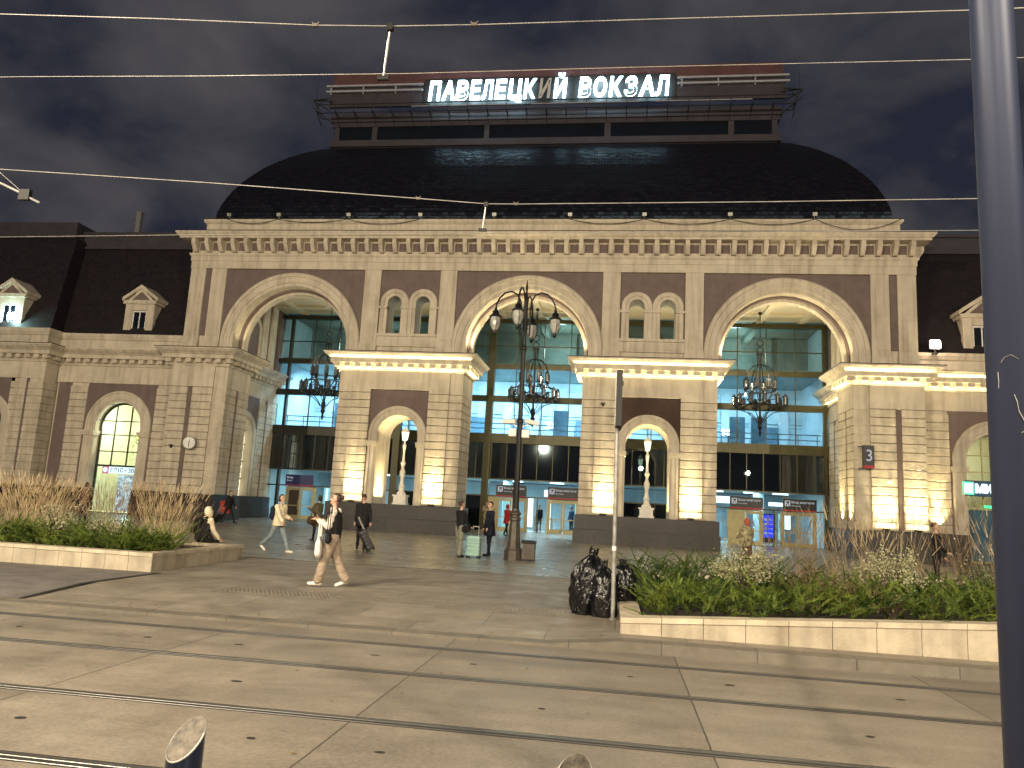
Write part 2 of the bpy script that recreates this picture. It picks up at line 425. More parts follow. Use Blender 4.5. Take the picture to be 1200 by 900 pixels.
def pier(sx):
    x0, x1 = (3.3, 10.45) if sx > 0 else (-10.45, -3.3)
    cx = (x0 + x1) / 2; h = 1.17
    xi0, xi1 = x0 + .76, x1 - .74; p0, p1 = cx - 1.68, cx + 1.68
    core = MB(); core.archwall(x0 + .05, x1 - .05, 1.5, 8.86, cx, h + .02, 5.28, 41.36, 43.95)
    # smooth upper band, front corners, inner strips
    for a, b, y in ((x0, xi0, 41.22), (xi0, p0, 41.1), (p1, xi1, 41.1), (xi1, x1, 41.22)): core.box(a, b, y, 41.5, 7.665, 8.87)
    core.box(p0, p1, 41.1, 41.5, 7.9, 8.87)
    for a, b in ((x0, x0 + .3), (x1 - .3, x1)): core.box(a, b, 41.51, 44.0, 7.665, 8.87)
    w = P('pier', core, M['cream'])
    for a, c, y, y2 in ((x0, xi0, 41.22, 44.0), (xi0 + .002, p0, 41.1, 41.9), (p1, xi1 - .002, 41.1, 41.9), (xi1, x1, 41.22, 44.0)):
        b = MB(); rust(b, a, c, y, y2); P('rusticated_strip', b, M['cream_rough'], w)
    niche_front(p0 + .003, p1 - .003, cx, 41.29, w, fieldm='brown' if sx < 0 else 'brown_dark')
    pl = MB(); pl.box(x0 - .14, x1 + .14, 40.98, 44.15, .76, 1.5); pl.box(x0 - .2, x1 + .2, 40.9, 44.2, -.3, .757)
    P('granite_plinth', pl, M['granite'], w)
    cornice(x0, x1, 41.16, 44.0, w)
    return w, cx, xi0, xi1, p0, p1
piers = {s: pier(s) for s in (-1, 1)}

def tower(sx):
    Tm = Matrix.Scale(sx, 4, (1, 0, 0))
    def MBs(): return MB(Tm)
    x0, x1 = 17.28, 20.75; yf, yb = 41.2, 44.0
    c = MBs(); c.box(x0 + .05, x1 - .01, yf + .06, yb, 1.5, 8.86)
    c.box(x0, 18.08, yf + .05, yb + .001, 7.665, 8.87); c.box(18.08, x1, yf - .06, yf + .4, 7.665, 8.87)
    w = P('corner_pavilion', c, M['cream'])
    for q in ((x0, 18.08, yf + .05, 42.45), (x0, 18.0, 42.72, yb + .001), (18.082, 19.32, yf - .06, yf + .5), (19.62, x1, yf - .06, yf + .5)):
        b = MBs(); rust(b, *q); P('rusticated_strip', b, M['cream_rough'], w)
    s = MBs(); s.box(19.30, 19.64, yf + .02, yf + .3, 1.5, 7.93); P('brown_strip', s, M['brown'], w)
    s = MBs(); s.box(x0 + .035, x0 + .3, 42.43, 42.74, 1.5, 7.93); P('brown_strip', s, M['brown'], w)
    pl = MBs(); pl.box(x0 - .12, x1 + .1, yf - .2, yb, .76, 1.5); pl.box(x0 - .18, x1 + .15, yf - .27, yb + .06, -.3, .757); P('granite_plinth', pl, M['granite'], w)
    a, bb = sorted((sx * x0, sx * (x1 + .02)))
    cornice(a, bb, yf, yb, w, 'fb' + ('l' if sx > 0 else 'r'))
    return w
towers = {s: tower(s) for s in (-1, 1)}

# -------- side walls of the portico, each with a lit arched window
M['pane_warm'] = emit('warm_lit_pane', (1.0, .94, .66), 1.5, .35, 1.2)
M['pane_shop'] = emit('lit_shop_interior', (.95, .92, .55), .8, .3, 1.0)
def side_wall(sx):
    # local frame: X along the depth (world y), Y outwards from the hall (world |x|)
    Tm = Matrix(((0, sx, 0, 0), (1, 0, 0, 0), (0, 0, 1, 0), (0, 0, 0, 1)))
    f = 18.3
    c = MB(Tm); c.archwall(44.06, 50.3, 1.5, 8.86, 45.9, 1.12, 5.28, f + .06, f + .6)
    c.box(44.06, 50.3, f, f + .3, 7.91, 8.87)
    ub = MB(Tm); ub.box(44.06, 50.3, f + .1, f + .7, 9.85, 14.6)
    w = P('portico_side_wall', c, M['cream']); P('upper_brown_panel', ub, M['brown'], w)
    for q in ((47.62, 48.55), (48.8, 50.1)):
        b = MB(Tm); rust(b, *q, f, f + .3); P('rusticated_strip', b, M['cream_rough'], w)
    st = MB(Tm); st.box(48.53, 48.82, f + .03, f + .2, 1.5, 7.92); st.archwall(44.2, 47.6, 1.5, 7.90, 45.9, 1.58, 5.28, f + .02, f + .05)
    P('brown_strip', st, M['brown'], w)
    r = MB(Tm); Rin, Ro = 1.1, 1.62
    r.archring(45.9, 5.28, 1.5, [(Rin, f + .5), (Rin, f - .01), (Rin + .1, f - .01), (Rin + .12, f - .05), (Ro - .1, f - .05), (Ro, f - .02), (Ro, f + .3)], 24)
    P('arch_moulding', r, M['cream'], w)
    fr = MB(Tm)
    for x in (45.2, 45.9, 46.6): fr.box(x - .03, x + .03, f + .42, f + .47, 1.5, 6.3)
    for z in (2.6, 3.7, 4.8, 5.7): fr.box(44.8, 47.0, f + .425, f + .465, z - .03, z + .03)
    P('window_frame', fr, M['darkframe'], w)
    g = MB(Tm); g.box(44.75, 47.05, f + .5, f + .52, 1.5, 6.5); P('window_pane', g, M['pane_warm'], w)
    pl = MB(Tm); pl.box(44.08, 50.3, f - .1, f + .5, .76, 1.5); pl.box(44.08, 50.3, f - .15, f + .5, -.1, .757); P('granite_plinth', pl, M['granite'], w)
    a = MB(Tm); a.rectsweep(43.2, 49.9, f, f + .5, CORN)
    for i in range(11):
        t = 44.4 + .55 * i; a.box(t - .16, t + .16, f - .36, f - .04, 9.05, 9.279)
    P('cornice', a, M['cream'], w)
    u = MB(Tm)      # upper pilasters and blind arch
    for x in (44.4, 47.4, 48.6): u.box(x - .38, x + .38, f - .02, f + .12, 9.95, 14.4); u.box(x - .28, x + .28, f - .05, f - .0, 10.2, 14.1)
    u.archring(45.9, 12.2, 10.3, [(.75, f + .2), (.75, f + .02), (1.0, f + .02), (1.0, f + .2)], 20)
    P('upper_pilaster', u, M['cream'], w)
    return w
for s in (-1, 1): side_wall(s)

# -------- upper wall with the three big arches and paired windows
BX = 14.1; AR = 3.5; AZ = 10.5
uw = MB()
def bay(cx, a, b): uw.archwall(a, b, 9.9, 16.05, cx, AR, AZ, 42.06, 43.3, 40)
bay(0, -4.4, 4.4); bay(-BX, -18.6, -9.6); bay(BX, 9.6, 18.6)
for s in (-1, 1):
    uw.box(min(s * 18.6, s * 20.75), max(s * 18.6, s * 20.75), 42.06, 44.0, 9.9, 16.05)
    cs = sorted((s * 6.13, s * 7.83)); mid = (cs[0] + cs[1]) / 2
    e0, e1 = sorted((s * 4.4, s * 9.6))
    uw.archwall(e0, mid, 9.9, 16.05, cs[0], .43, 13.08, 42.06, 43.3, 20, 11.25)
    uw.archwall(mid, e1, 9.9, 16.05, cs[1], .43, 13.08, 42.06, 43.3, 20, 11.25)
UW = P('upper_wall', uw, M['cream'])
bp = MB()
for cx in (-BX, 0, BX): bp.archwall(cx - 4.39, cx + 4.39, 10.4, 15.04, cx, 4.25, AZ, 42.02, 42.058, 40)
for s in (-1, 1):
    a, b = sorted((s * 5.2, s * 8.75)); c6, c7 = sorted((s * 6.13, s * 7.83)); mid = (c6 + c7) / 2
    bp.archwall(a, mid, 11.2, 15.04, c6, .8, 13.08, 42.02, 42.058, 20); bp.archwall(mid, b, 11.2, 15.04, c7, .8, 13.08, 42.02, 42.058, 20)
    a, b = sorted((s * 19.40, s * 19.86)); bp.box(a, b, 42.02, 42.055, 10.9, 15.04)
P('brown_panel', bp, M['brown'])
for cx in (-BX, 0, BX):
    a = MB(); a.archring(cx, AZ, 9.92, [(3.52, 42.3), (3.52, 41.95), (3.70, 41.95), (3.72, 41.88), (3.78, 41.86), (4.05, 41.86), (4.08, 41.79), (4.24, 41.78), (4.32, 41.86), (4.32, 42.05), (4.0, 42.3)], 48)
    o = P('archivolt', a, M['cream'])
    b = MB(); b.archring(cx, AZ, 9.92, [(3.40, 42.62), (3.58, 42.62), (3.58, 42.86), (3.40, 42.86)], 48); P('brown_rib', b, M['brown'], o)
    d = MB(); d.archring(cx, AZ, 9.92, [(3.24, 42.87), (3.58, 42.87), (3.58, 43.36), (3.24, 43.36)], 48); P('inner_rib', d, M['cream'], o)
for s in (-1, 1):
    for a, b in ((4.21, 5.19), (8.76, 9.75), (18.48, 19.42), (19.84, 20.79)):
        p = MB(); x0, x1 = sorted((s * a, s * b))
        p.box(x0, x1, 41.9, 42.3, 10.45, 15.049); p.box(x0 + .22, x1 - .22, 41.872, 41.91, 10.9, 14.6)
        p.box(x0 - .03, x1 + .03, 41.82, 42.2, 9.93, 10.449); p.box(x0 - .02, x1 + .02, 41.86, 42.1, 10.45, 10.62)
        P('pilaster', p, M['cream'])
    m = MB()
    for c in (6.13, 7.83):
        m.archring(s * c, 13.08, 11.25, [(.42, 42.4), (.42, 41.93), (.60, 41.93), (.62, 41.88), (.83, 41.88), (.86, 41.95), (.86, 42.2)], 24)
    x0, x1 = sorted((s * 5.2, s * 8.75))
    for c in (5.44, 6.98, 8.52):
        wd = .27 if c != 6.98 else .46
        m.box(s * c - wd, s * c + wd, 41.83, 42.3, 12.72, 12.86)
    m.box(x0, x1, 41.84, 42.2, 11.08, 11.24); m.box(x0, x1, 41.93, 42.2, 10.5, 11.079); m.box(x0 + .15, x1 - .15, 41.905, 42, 10.62, 10.98)
    P('paired_window_moulding', m, M['cream'])
# -------- main entablature
en = MB()
en.rectsweep(-20.79, 20.79, 41.9, 60, [(0, 15.05), (.03, 15.06), (.03, 15.5), (.07, 15.52), (.07, 15.78), (.14, 15.86), (.16, 15.9), (.16, 15.98), (.04, 15.985), (.04, 16.76), (.62, 16.78), (.64, 16.8), (.64, 16.9), (.70, 16.93), (.80, 17.04), (.84, 17.1), (.84, 17.16), (.3, 17.2)])
EN = P('main_cornice', en, M['cream'])
n = 50; s0 = 41.9 / n
md = MB(); md.add([(sx_, y_, z_) for sx_ in (-.12, .12) for y_, z_ in ((0, 0), (0, .745), (-.60, .745), (-.60, .50), (-.52, .36), (-.42, .2), (-.30, .05), (-.2, 0))], [tuple(range(8)), tuple(range(15, 7, -1))] + [(j, j + 8, (j + 1) % 8 + 8, (j + 1) % 8) for j in range(8)])
mo = md.build('modillion', M['cream'], EN)
mt = MB(); mt.box(-.24, .24, -.05, -.03, 0, .50); me_ = mt.build('metope', M['brown'], EN)
def again(o, loc, rz=0):
    c = o.copy(); C.objects.link(c); c.parent = o.parent; c.location = loc; c.rotation_euler = (0, 0, rz)
for i in range(n):
    x = -20.95 + s0 * (i + .5)
    if i == 0: mo.location = (x, 41.9, 16.03)
    else: again(mo, (x, 41.9, 16.03))
    if i: 
        x -= s0 / 2
        if i == 1: me_.location = (x, 41.9, 16.16)
        else: again(me_, (x, 41.9, 16.16))
for i in range(8): again(mo, (20.79, 42.4 + .85 * i, 16.03), R(90))
pa = MB(); pa.rectsweep(-20.0, 20.0, 41.7, 60, [(0, 17.18), (0, 17.8), (.05, 17.82), (.12, 17.9), (.15, 17.92), (.15, 18.06), (0, 18.08)])
PA = P('parapet', pa, M['cream'])
fl = MB(); fl.rectsweep(-20.0, 20.0, 41.7, 60, [(.13, 18.07), (.17, 18.075), (.17, 18.11), (0, 18.13)]); P('flashing', fl, M['flashing'], PA)
fb = MB(); fb.rectsweep(-20.79, 20.79, 41.9, 60, [(.82, 17.165), (.86, 17.17), (.86, 17.2), (0, 17.24)]); P('flashing', fb, M['flashing'], EN)
for x in (-18.6, -15.4, -11.0, -6.6, -2.2, 2.2, 6.4, 11.1, 15.6):
    m = MB(); m.bar((x, 41.75, 18.1), (x, 41.75, 18.32), .03); m.hull8([(x - .12, 41.62, 18.28), (x + .12, 41.62, 18.28), (x + .12, 41.78, 18.34), (x - .12, 41.78, 18.34), (x - .12, 41.56, 18.46), (x + .12, 41.56, 18.46), (x + .12, 41.72, 18.52), (x - .12, 41.72, 18.52)])
    P('roof_floodlight', m, M['greysteel'])
cb = MB()
for a, b, d in ((-18.6, -15.4, .28), (-15.4, -11.0, .2), (-11, -6.6, .3), (2.2, 6.4, .28), (6.4, 11.1, .3), (11.1, 15.6, .32), (15.6, 20, .6)):
    cb.tube([(a + (b - a) * t / 10, 41.52, 18.05 - d * (1 - (2 * t / 10 - 1) ** 2)) for t in range(11)], .018, 5)
P('cable', cb, M['black'])

# -------- dome roof with scale tiles
m, nt, out = nodes_of('dome_tiles')
N = nt.nodes.new; L = nt.links.new
b = N('ShaderNodeBsdfPrincipled'); L(b.outputs[0], out.inputs[0]); b.inputs['Roughness'].default_value = .31; b.inputs['Specular IOR Level'].default_value = .17; b.inputs['Specular Tint'].default_value = (.45, .70, 1, 1)
geo = N('ShaderNodeNewGeometry'); sep = N('ShaderNodeSeparateXYZ'); L(geo.outputs['Position'], sep.inputs[0])
sl = N('ShaderNodeMath'); sl.operation = 'ADD'; L(sep.outputs[2], sl.inputs[0]); L(sep.outputs[1], sl.inputs[1])
cmb = N('ShaderNodeCombineXYZ'); L(sep.outputs[0], cmb.inputs[0]); L(sl.outputs[0], cmb.inputs[1])
bt = N('ShaderNodeTexBrick'); bt.inputs['Scale'].default_value = 1; bt.inputs['Brick Width'].default_value = .34; bt.inputs['Row Height'].default_value = .30; bt.inputs['Mortar Size'].default_value = .02; bt.inputs['Mortar Smooth'].default_value = .6
bt.inputs['Color1'].default_value = (.007, .007, .011, 1); bt.inputs['Color2'].default_value = (.012, .011, .016, 1); bt.inputs['Mortar'].default_value = (.004, .004, .005, 1)
L(cmb.outputs[0], bt.inputs['Vector']); L(bt.outputs['Color'], b.inputs['Base Color'])
vr = N('ShaderNodeTexVoronoi'); vr.inputs['Scale'].default_value = 3.0; L(cmb.outputs[0], vr.inputs['Vector'])
fr = N('ShaderNodeMath'); fr.operation = 'FRACT'; dv = N('ShaderNodeMath'); dv.operation = 'MULTIPLY'; dv.inputs[1].default_value = 1 / .3
L(sl.outputs[0], dv.inputs[0]); L(dv.outputs[0], fr.inputs[0])
b3 = N('ShaderNodeTexBrick'); b3.inputs['Scale'].default_value = 1; b3.inputs['Brick Width'].default_value = .34; b3.inputs['Row Height'].default_value = .30; b3.inputs['Mortar Size'].default_value = .012
b3.inputs['Color1'].default_value = (.35, .35, .35, 1); b3.inputs['Color2'].default_value = (1.3, 1.3, 1.3, 1); b3.inputs['Mortar'].default_value = (0, 0, 0, 1); L(cmb.outputs[0], b3.inputs['Vector'])
hh0 = N('ShaderNodeMath'); hh0.operation = 'POWER'; hh0.inputs[1].default_value = 1.6; L(fr.outputs[0], hh0.inputs[0])
hh = N('ShaderNodeMath'); hh.operation = 'MULTIPLY'; L(hh0.outputs[0], hh.inputs[0]); L(b3.outputs['Color'], hh.inputs[1])
bp2 = N('ShaderNodeBump'); bp2.inputs['Strength'].default_value = .9; bp2.inputs['Distance'].default_value = .055; L(hh.outputs[0], bp2.inputs['Height']); L(bp2.outputs[0], b.inputs['Normal'])
M['tile'] = m
prof = [(0, 18.1), (.02, 18.75), (.15, 19.3), (.35, 19.9), (.62, 20.55), (.95, 21.2), (1.35, 21.85), (1.85, 22.6), (2.4, 23.25), (3.0, 23.9), (3.65, 24.5), (4.4, 25.1), (5.2, 25.6), (6.5, 26.0)]
dm = MB(); dm.rectsweep(-19.85, 19.85, 42.3, 66, [(-q, z) for q, z in prof]); P('dome_roof', dm, M['tile'])
# -------- roof house carrying the sign
M['darkrender'] = mat('dark_render', (.040, .034, .044), .7, 0, .15, 1.5)
M['darkwin'] = mat('dark_roof_window', (.006, .008, .014), .15, 0, .1, 1)
hs = MB(); hs.box(-14.75, 14.75, 47.3, 60, 25.3, 28.0); hs.box(-14.95, 14.95, 47.1, 60.1, 25.5, 25.95); hs.box(-14.9, 14.9, 47.15, 60.1, 26.95, 27.25); hs.box(-15.0, 15.0, 47.0, 60.2, 27.25, 27.75)
for x0, x1 in ((-14.75, -14.4), (-12.05, -11.69), (-4.24, -3.9), (3.8, 4.2), (11.7, 12.06), (14.4, 14.75)): hs.box(x0, x1, 47.2, 47.4, 25.95, 26.95)
RH = P('roof_house', hs, M['darkrender'])
for a, b in ((-14.4, -12.05), (-11.69, -4.24), (-3.9, 3.8), (4.2, 11.7), (12.06, 14.4)):
    m = MB(); m.box(a, b, 47.27, 47.298, 25.952, 26.948)
    k = int((b - a) / 1.9)
    for i in range(1, k): m.box(a + (b - a) * i / k - .03, a + (b - a) * i / k + .03, 47.25, 47.272, 25.953, 26.947)
    P('strip_window', m, M['darkwin'], RH)

# -------- portico floor level ceiling and hall behind the glass
ce = MB(); ce.box(-18.35, 18.35, 43.31, 50.2, 14.42, 14.7)
for cx in (-BX, 0, BX):
    for x in (-2.6, 0, 2.6): ce.box(cx + x - .18, cx + x + .18, 43.5, 50, 14.24, 14.419)
    for y in (45.2, 48.0): ce.box(cx - 3.4, cx + 3.4, y - .18, y + .18, 14.25, 14.418)
P('portico_ceiling', ce, M['ceiling'])
lt = MB()
for y0 in (44.0,): 
    for x in (-7, 7): lt.box(x - 3.2, x + 3.2, 43.32, 49.9, 9.9, 9.95)
hi = MB()
hi.box(-18.3, 18.3, 57.0, 57.3, 6.2, 11.2); hi.box(-18.3, 18.3, 50.35, 57, 5.95, 6.2)
for s in (-1, 1): a, c = sorted((s * 18.3, s * 18.6)); hi.box(a, c, 50.3, 62, .1, 14.6)
for x in range(-17, 18, 2):
    if x % 4: hi.box(x - .35, x + .35, 56.8, 57, 6.2, 10.7)
for z in (8.35, 8.6, 10.45, 10.7): hi.box(-18.3, 18.3, 56.86, 57, z, z + .10)
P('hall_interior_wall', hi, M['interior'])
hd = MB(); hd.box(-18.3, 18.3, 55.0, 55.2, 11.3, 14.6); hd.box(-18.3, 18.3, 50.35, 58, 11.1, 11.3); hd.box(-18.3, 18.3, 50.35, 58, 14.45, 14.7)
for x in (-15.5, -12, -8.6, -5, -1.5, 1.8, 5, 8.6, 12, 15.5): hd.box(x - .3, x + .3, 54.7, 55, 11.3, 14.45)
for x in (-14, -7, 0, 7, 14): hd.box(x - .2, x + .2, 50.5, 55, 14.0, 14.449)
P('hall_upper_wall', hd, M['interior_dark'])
rl = MB()
for x in np.arange(-18, 18.1, 1.2): rl.box(x - .025, x + .025, 51.4, 51.45, 6.2, 7.25)
for z in (7.25, 6.9): rl.box(-18.2, 18.2, 51.37, 51.47, z, z + .06)
P('gallery_railing', rl, M['bluegrey'])
dr = MB()
for x in (-16.2, -13.2, -9, -5.2, -2.2, 2.7, 5.2, 9.0, 11.6, 16.0): dr.box(x - .55, x + .55, 56.7, 56.79, 6.2, 8.2); dr.box(x - .65, x + .65, 56.68, 56.70, 8.2, 8.3)
for x in (-14.6, 1.3, 3.9, 13.2, 14.6): dr.box(x - .5, x + .5, 52.8, 53.0, 6.2, 8.5)
P('gallery_door', dr, M['bluegrey'])
gh = MB(); gh.box(-18.3, 18.3, 61, 61.3, .1, 3.6); gh.box(-18.3, 18.3, 50.35, 61.3, 3.65, 3.8)
for x in (-14, -8, -2.5, 4, 10, 15): gh.box(x - .3, x + .3, 55, 55.6, .2, 3.65)
for x in (-16, -11, -6, 1, 6.5, 12.4): gh.box(x - .9, x + .9, 60.7, 60.99, .2, 2.6)
P('ticket_hall_wall', gh, M['interior'])
gf = MB(); gf.box(-18.3, 18.3, 50.3, 61.3, .05, .16); P('ticket_hall_floor', gf, M['intfloor'])
M['cool'] = emit('cool_ceiling_light', (.75, .95, 1.0), 6)
M['coolsoft'] = emit('cool_lamp_shade', (.80, .95, 1.0), 5)
for x in (-15, -12, -2, 1, 3.2, 12.2, 14.6, 16.6):
    m = MB(); m.box(x - .6, x + .6, 52.2, 52.45, 3.55, 3.62); m.box(x - .5, x + .5, 55.8, 56.0, 3.55, 3.62); P('ceiling_light', m, M['cool'])
for x, y in ((.55, 56.2), (13.05, 56.0), (-15.4, 56.2)):
    arm = MB(); arm.box(x - .04, x + .04, y + .1, y + .65, 7.55, 7.62); arm.box(x - .35, x + .35, y - .03, y + .03, 7.5, 7.56); arm.tube([(x, y, 7.5), (x, y, 6.2)], .05, 6)
    o = P('wall_lamp', arm, M['iron'])
    for dx in (-.36, 0, .36):
        g = MB(); g.lathe([(.10, 0), (.14, .05), (.15, .35), (.12, .42)], (x + dx, y - .01, 7.58), 10); P('lamp_shade', g, M['coolsoft'], o)

# -------- glass wall
def mull(mb, x, z0, z1, w=.07, y0=49.88, y1=50.08): mb.box(x - w / 2, x + w / 2, y0, y1, z0, z1)
bays = {'l': (-18.3, -9.9), 'c': (-9.9, 9.9), 'r': (9.9, 18.3)}
for k, (a, b) in bays.items():
    fm = MB(); ol = k != 'l'
    for i, (z0, z1, pr_) in enumerate(((13.96, 14.22, .12), (10.78, 11.12, .12), (8.57, 8.98, .12), (5.84, 6.46, .05))):
        fm.box(a + .01 * (k == 'c'), b - .01 * (k == 'c'), 49.9 - pr_, 50.1, z0, z1)
    for x in [(.23 + 1.79 * i) for i in range(-11, 11)]:
        if a < x < b: mull(fm, x, 6.46, 13.96, .055, 49.93, 50.05)
    fm.box(a + .02, b - .02, 49.93, 50.05, 12.36, 12.42)
    for x in np.arange(-18.26, 18.3, 1.02):
        if a < x < b: mull(fm, x, 3.48, 5.84, .05, 49.93, 50.05)
    fm.box(a + .02, b - .02, 49.9, 50.06, 3.44, 3.52); fm.box(a + .02, b - .02, 49.9, 50.06, 2.34, 2.42)
    if k == 'c':
        for x in (-3.23, 9.4, -9.4): fm.box(x - .23, x + .23, 49.6, 50.12, .15, 13.96)
    if k == 'l': mull(fm, -17.55, .15, 13.96, .16, 49.8, 50.1)
    if k == 'r': mull(fm, 18.1, .15, 13.96, .2, 49.8, 50.1)
    P('curtain_wall_frame', fm, M['olive'] if ol else M['darkframe'])
    g = MB(); g.quad((a, 50.0, 3.5), (b, 50.0, 3.5), (b, 50.0, 14.2), (a, 50.0, 14.2)); g.quad((a, 50.0, 2.4), (b, 50.0, 2.4), (b, 50.0, 3.45), (a, 50.0, 3.45))
    P('curtain_wall_glass', g, M['glass'])
    d = MB(); d.box(a, b, 50.12, 50.2, 3.5, 5.9); P('black_spandrel', d, M['black_glass'])
# ground floor infill and doors
M['brown_door'] = mat('brown_door_panel', (.055, .035, .028), .5, 0, .1, 3)
def door_unit(xc, w=2.0, solid=None):
    mt_ = M['doorpanel']
    f = MB(); z1 = 2.30
    for x in (xc - w / 2, xc + w / 2): f.box(x - .06, x + .06, 49.85, 50.05, .15, z1)
    f.box(xc - w / 2 + .06, xc + w / 2 - .06, 49.85, 50.05, z1 - .06, z1 + .03)
    D = P('door_frame', f, mt_)
    for s in (-1, 1):
        a, b = sorted((xc + s * .02, xc + s * (w / 2 - .065)))
        l = MB(); l.box(a, a + .10, 49.9, 49.96, .17, z1 - .07); l.box(b - .10, b, 49.9, 49.96, .17, z1 - .07); l.box(a + .1, b - .1, 49.9, 49.96, .17, .42); l.box(a + .1, b - .1, 49.9, 49.96, z1 - .22, z1 - .07); l.box(a + .1, b - .1, 49.905, 49.955, 1.02, 1.08)
        hx = xc + s * .12; l.bar((hx, 49.84, .8), (hx, 49.84, 1.4), .035); l.box(hx - .015, hx + .015, 49.84, 49.9, .85, .88); l.box(hx - .015, hx + .015, 49.84, 49.9, 1.32, 1.35)
        P('door_leaf', l, mt_, D)
        if solid and s == solid[0]:
            g = MB(); g.box(a + .1, b - .1, 49.915, 49.945, .42, z1 - .22); P('door_panel', g, solid[1], D); continue
        g = MB(); g.quad((a + .1, 49.93, .42), (b - .1, 49.93, .42), (b - .1, 49.93, z1 - .22), (a + .1, 49.93, z1 - .22)); P('door_glass', g, M['glass'], D)
door_unit(-15.84, solid=(-1, M['brown_door'])); door_unit(-1.43); door_unit(1.93); door_unit(13.29, solid=(-1, M['doorpanel'])); door_unit(16.46)
M['tube_white'] = emit('white_light_panel', (.85, .98, 1.0), 2.4); M['tube_cyan'] = emit('cyan_light_panel', (.45, .95, .95), .9)
for x, y, z0, z1, w_, mm in ((1.0, 51.0, .3, 2.25, .07, 'tube_white'), (-2.1, 52.2, .3, 2.2, .5, 'tube_cyan'), (-.75, 55, .4, 2.4, .35, 'tube_white'), (2.6, 56, .4, 2.4, .5, 'tube_cyan'), (-15.2, 53, .3, 2.4, .45, 'tube_cyan'), (-14.9, 52.2, .3, 2.3, .10, 'tube_white'), (13.7, 54, 1.0, 2.2, .45, 'tube_white'), (16.0, 52.6, .4, 2.2, .4, 'tube_cyan'), (16.9, 55.4, 1.2, 2.3, .5, 'tube_white'), (11.6, 53, .3, 1.6, .4, 'tube_cyan'), (.7, 57, 2.6, 3.1, 1.4, 'tube_white'), (12.4, 54, 2.75, 3.2, 1.0, 'tube_white'), (16.2, 54, 2.7, 2.95, 1.5, 'tube_white')):
    m = MB(); m.box(x - w_ / 2, x + w_ / 2, y, y + .08, z0, z1); P('light_panel', m, M[mm])
for x in (-.2, .9, 2.9, -14.2, 12.9, 15.8):
    m = MB(); m.box(x - .08, x + .08, 53.2, 54.3, .16, 1.1); m.box(x - .1, x + .1, 53.1, 54.4, 1.1, 1.16); m.bar((x, 53.7, .9), (x + .5, 53.7, .85), .04); P('turnstile', m, M['greysteel'])
for a, b in ((-2.4 + 1.97, .92), (14.3, 15.45), (17.47, 18.0), (-14.8, -13.4), (10.5, 12.28), (-18.2, -16.9)):
    gi = MB(); gi.quad((a, 50.0, .15), (b, 50.0, .15), (b, 50.0, 2.34), (a, 50.0, 2.34)); P('ground_floor_glass', gi, M['glass'])
for a, b in ((-9.2, -3.46), (2.97, 9.2), (-13.4, -10), (10, 10.5)):
    gp = MB(); gp.box(a, b, 50.0, 50.1, .15, 2.34); P('black_infill_panel', gp, M['black_glass'])
gl = MB(); gl.box(-3.0, -2.46, 49.95, 50.05, .15, 2.34); P('infill_panel', gl, M['doorpanel'])
for x in (.25, 15.0): 
    m = MB(); m.box(x - .03, x + .03, 49.9, 50.05, .15, 2.34); P('ground_floor_mullion', m, M['olive'])

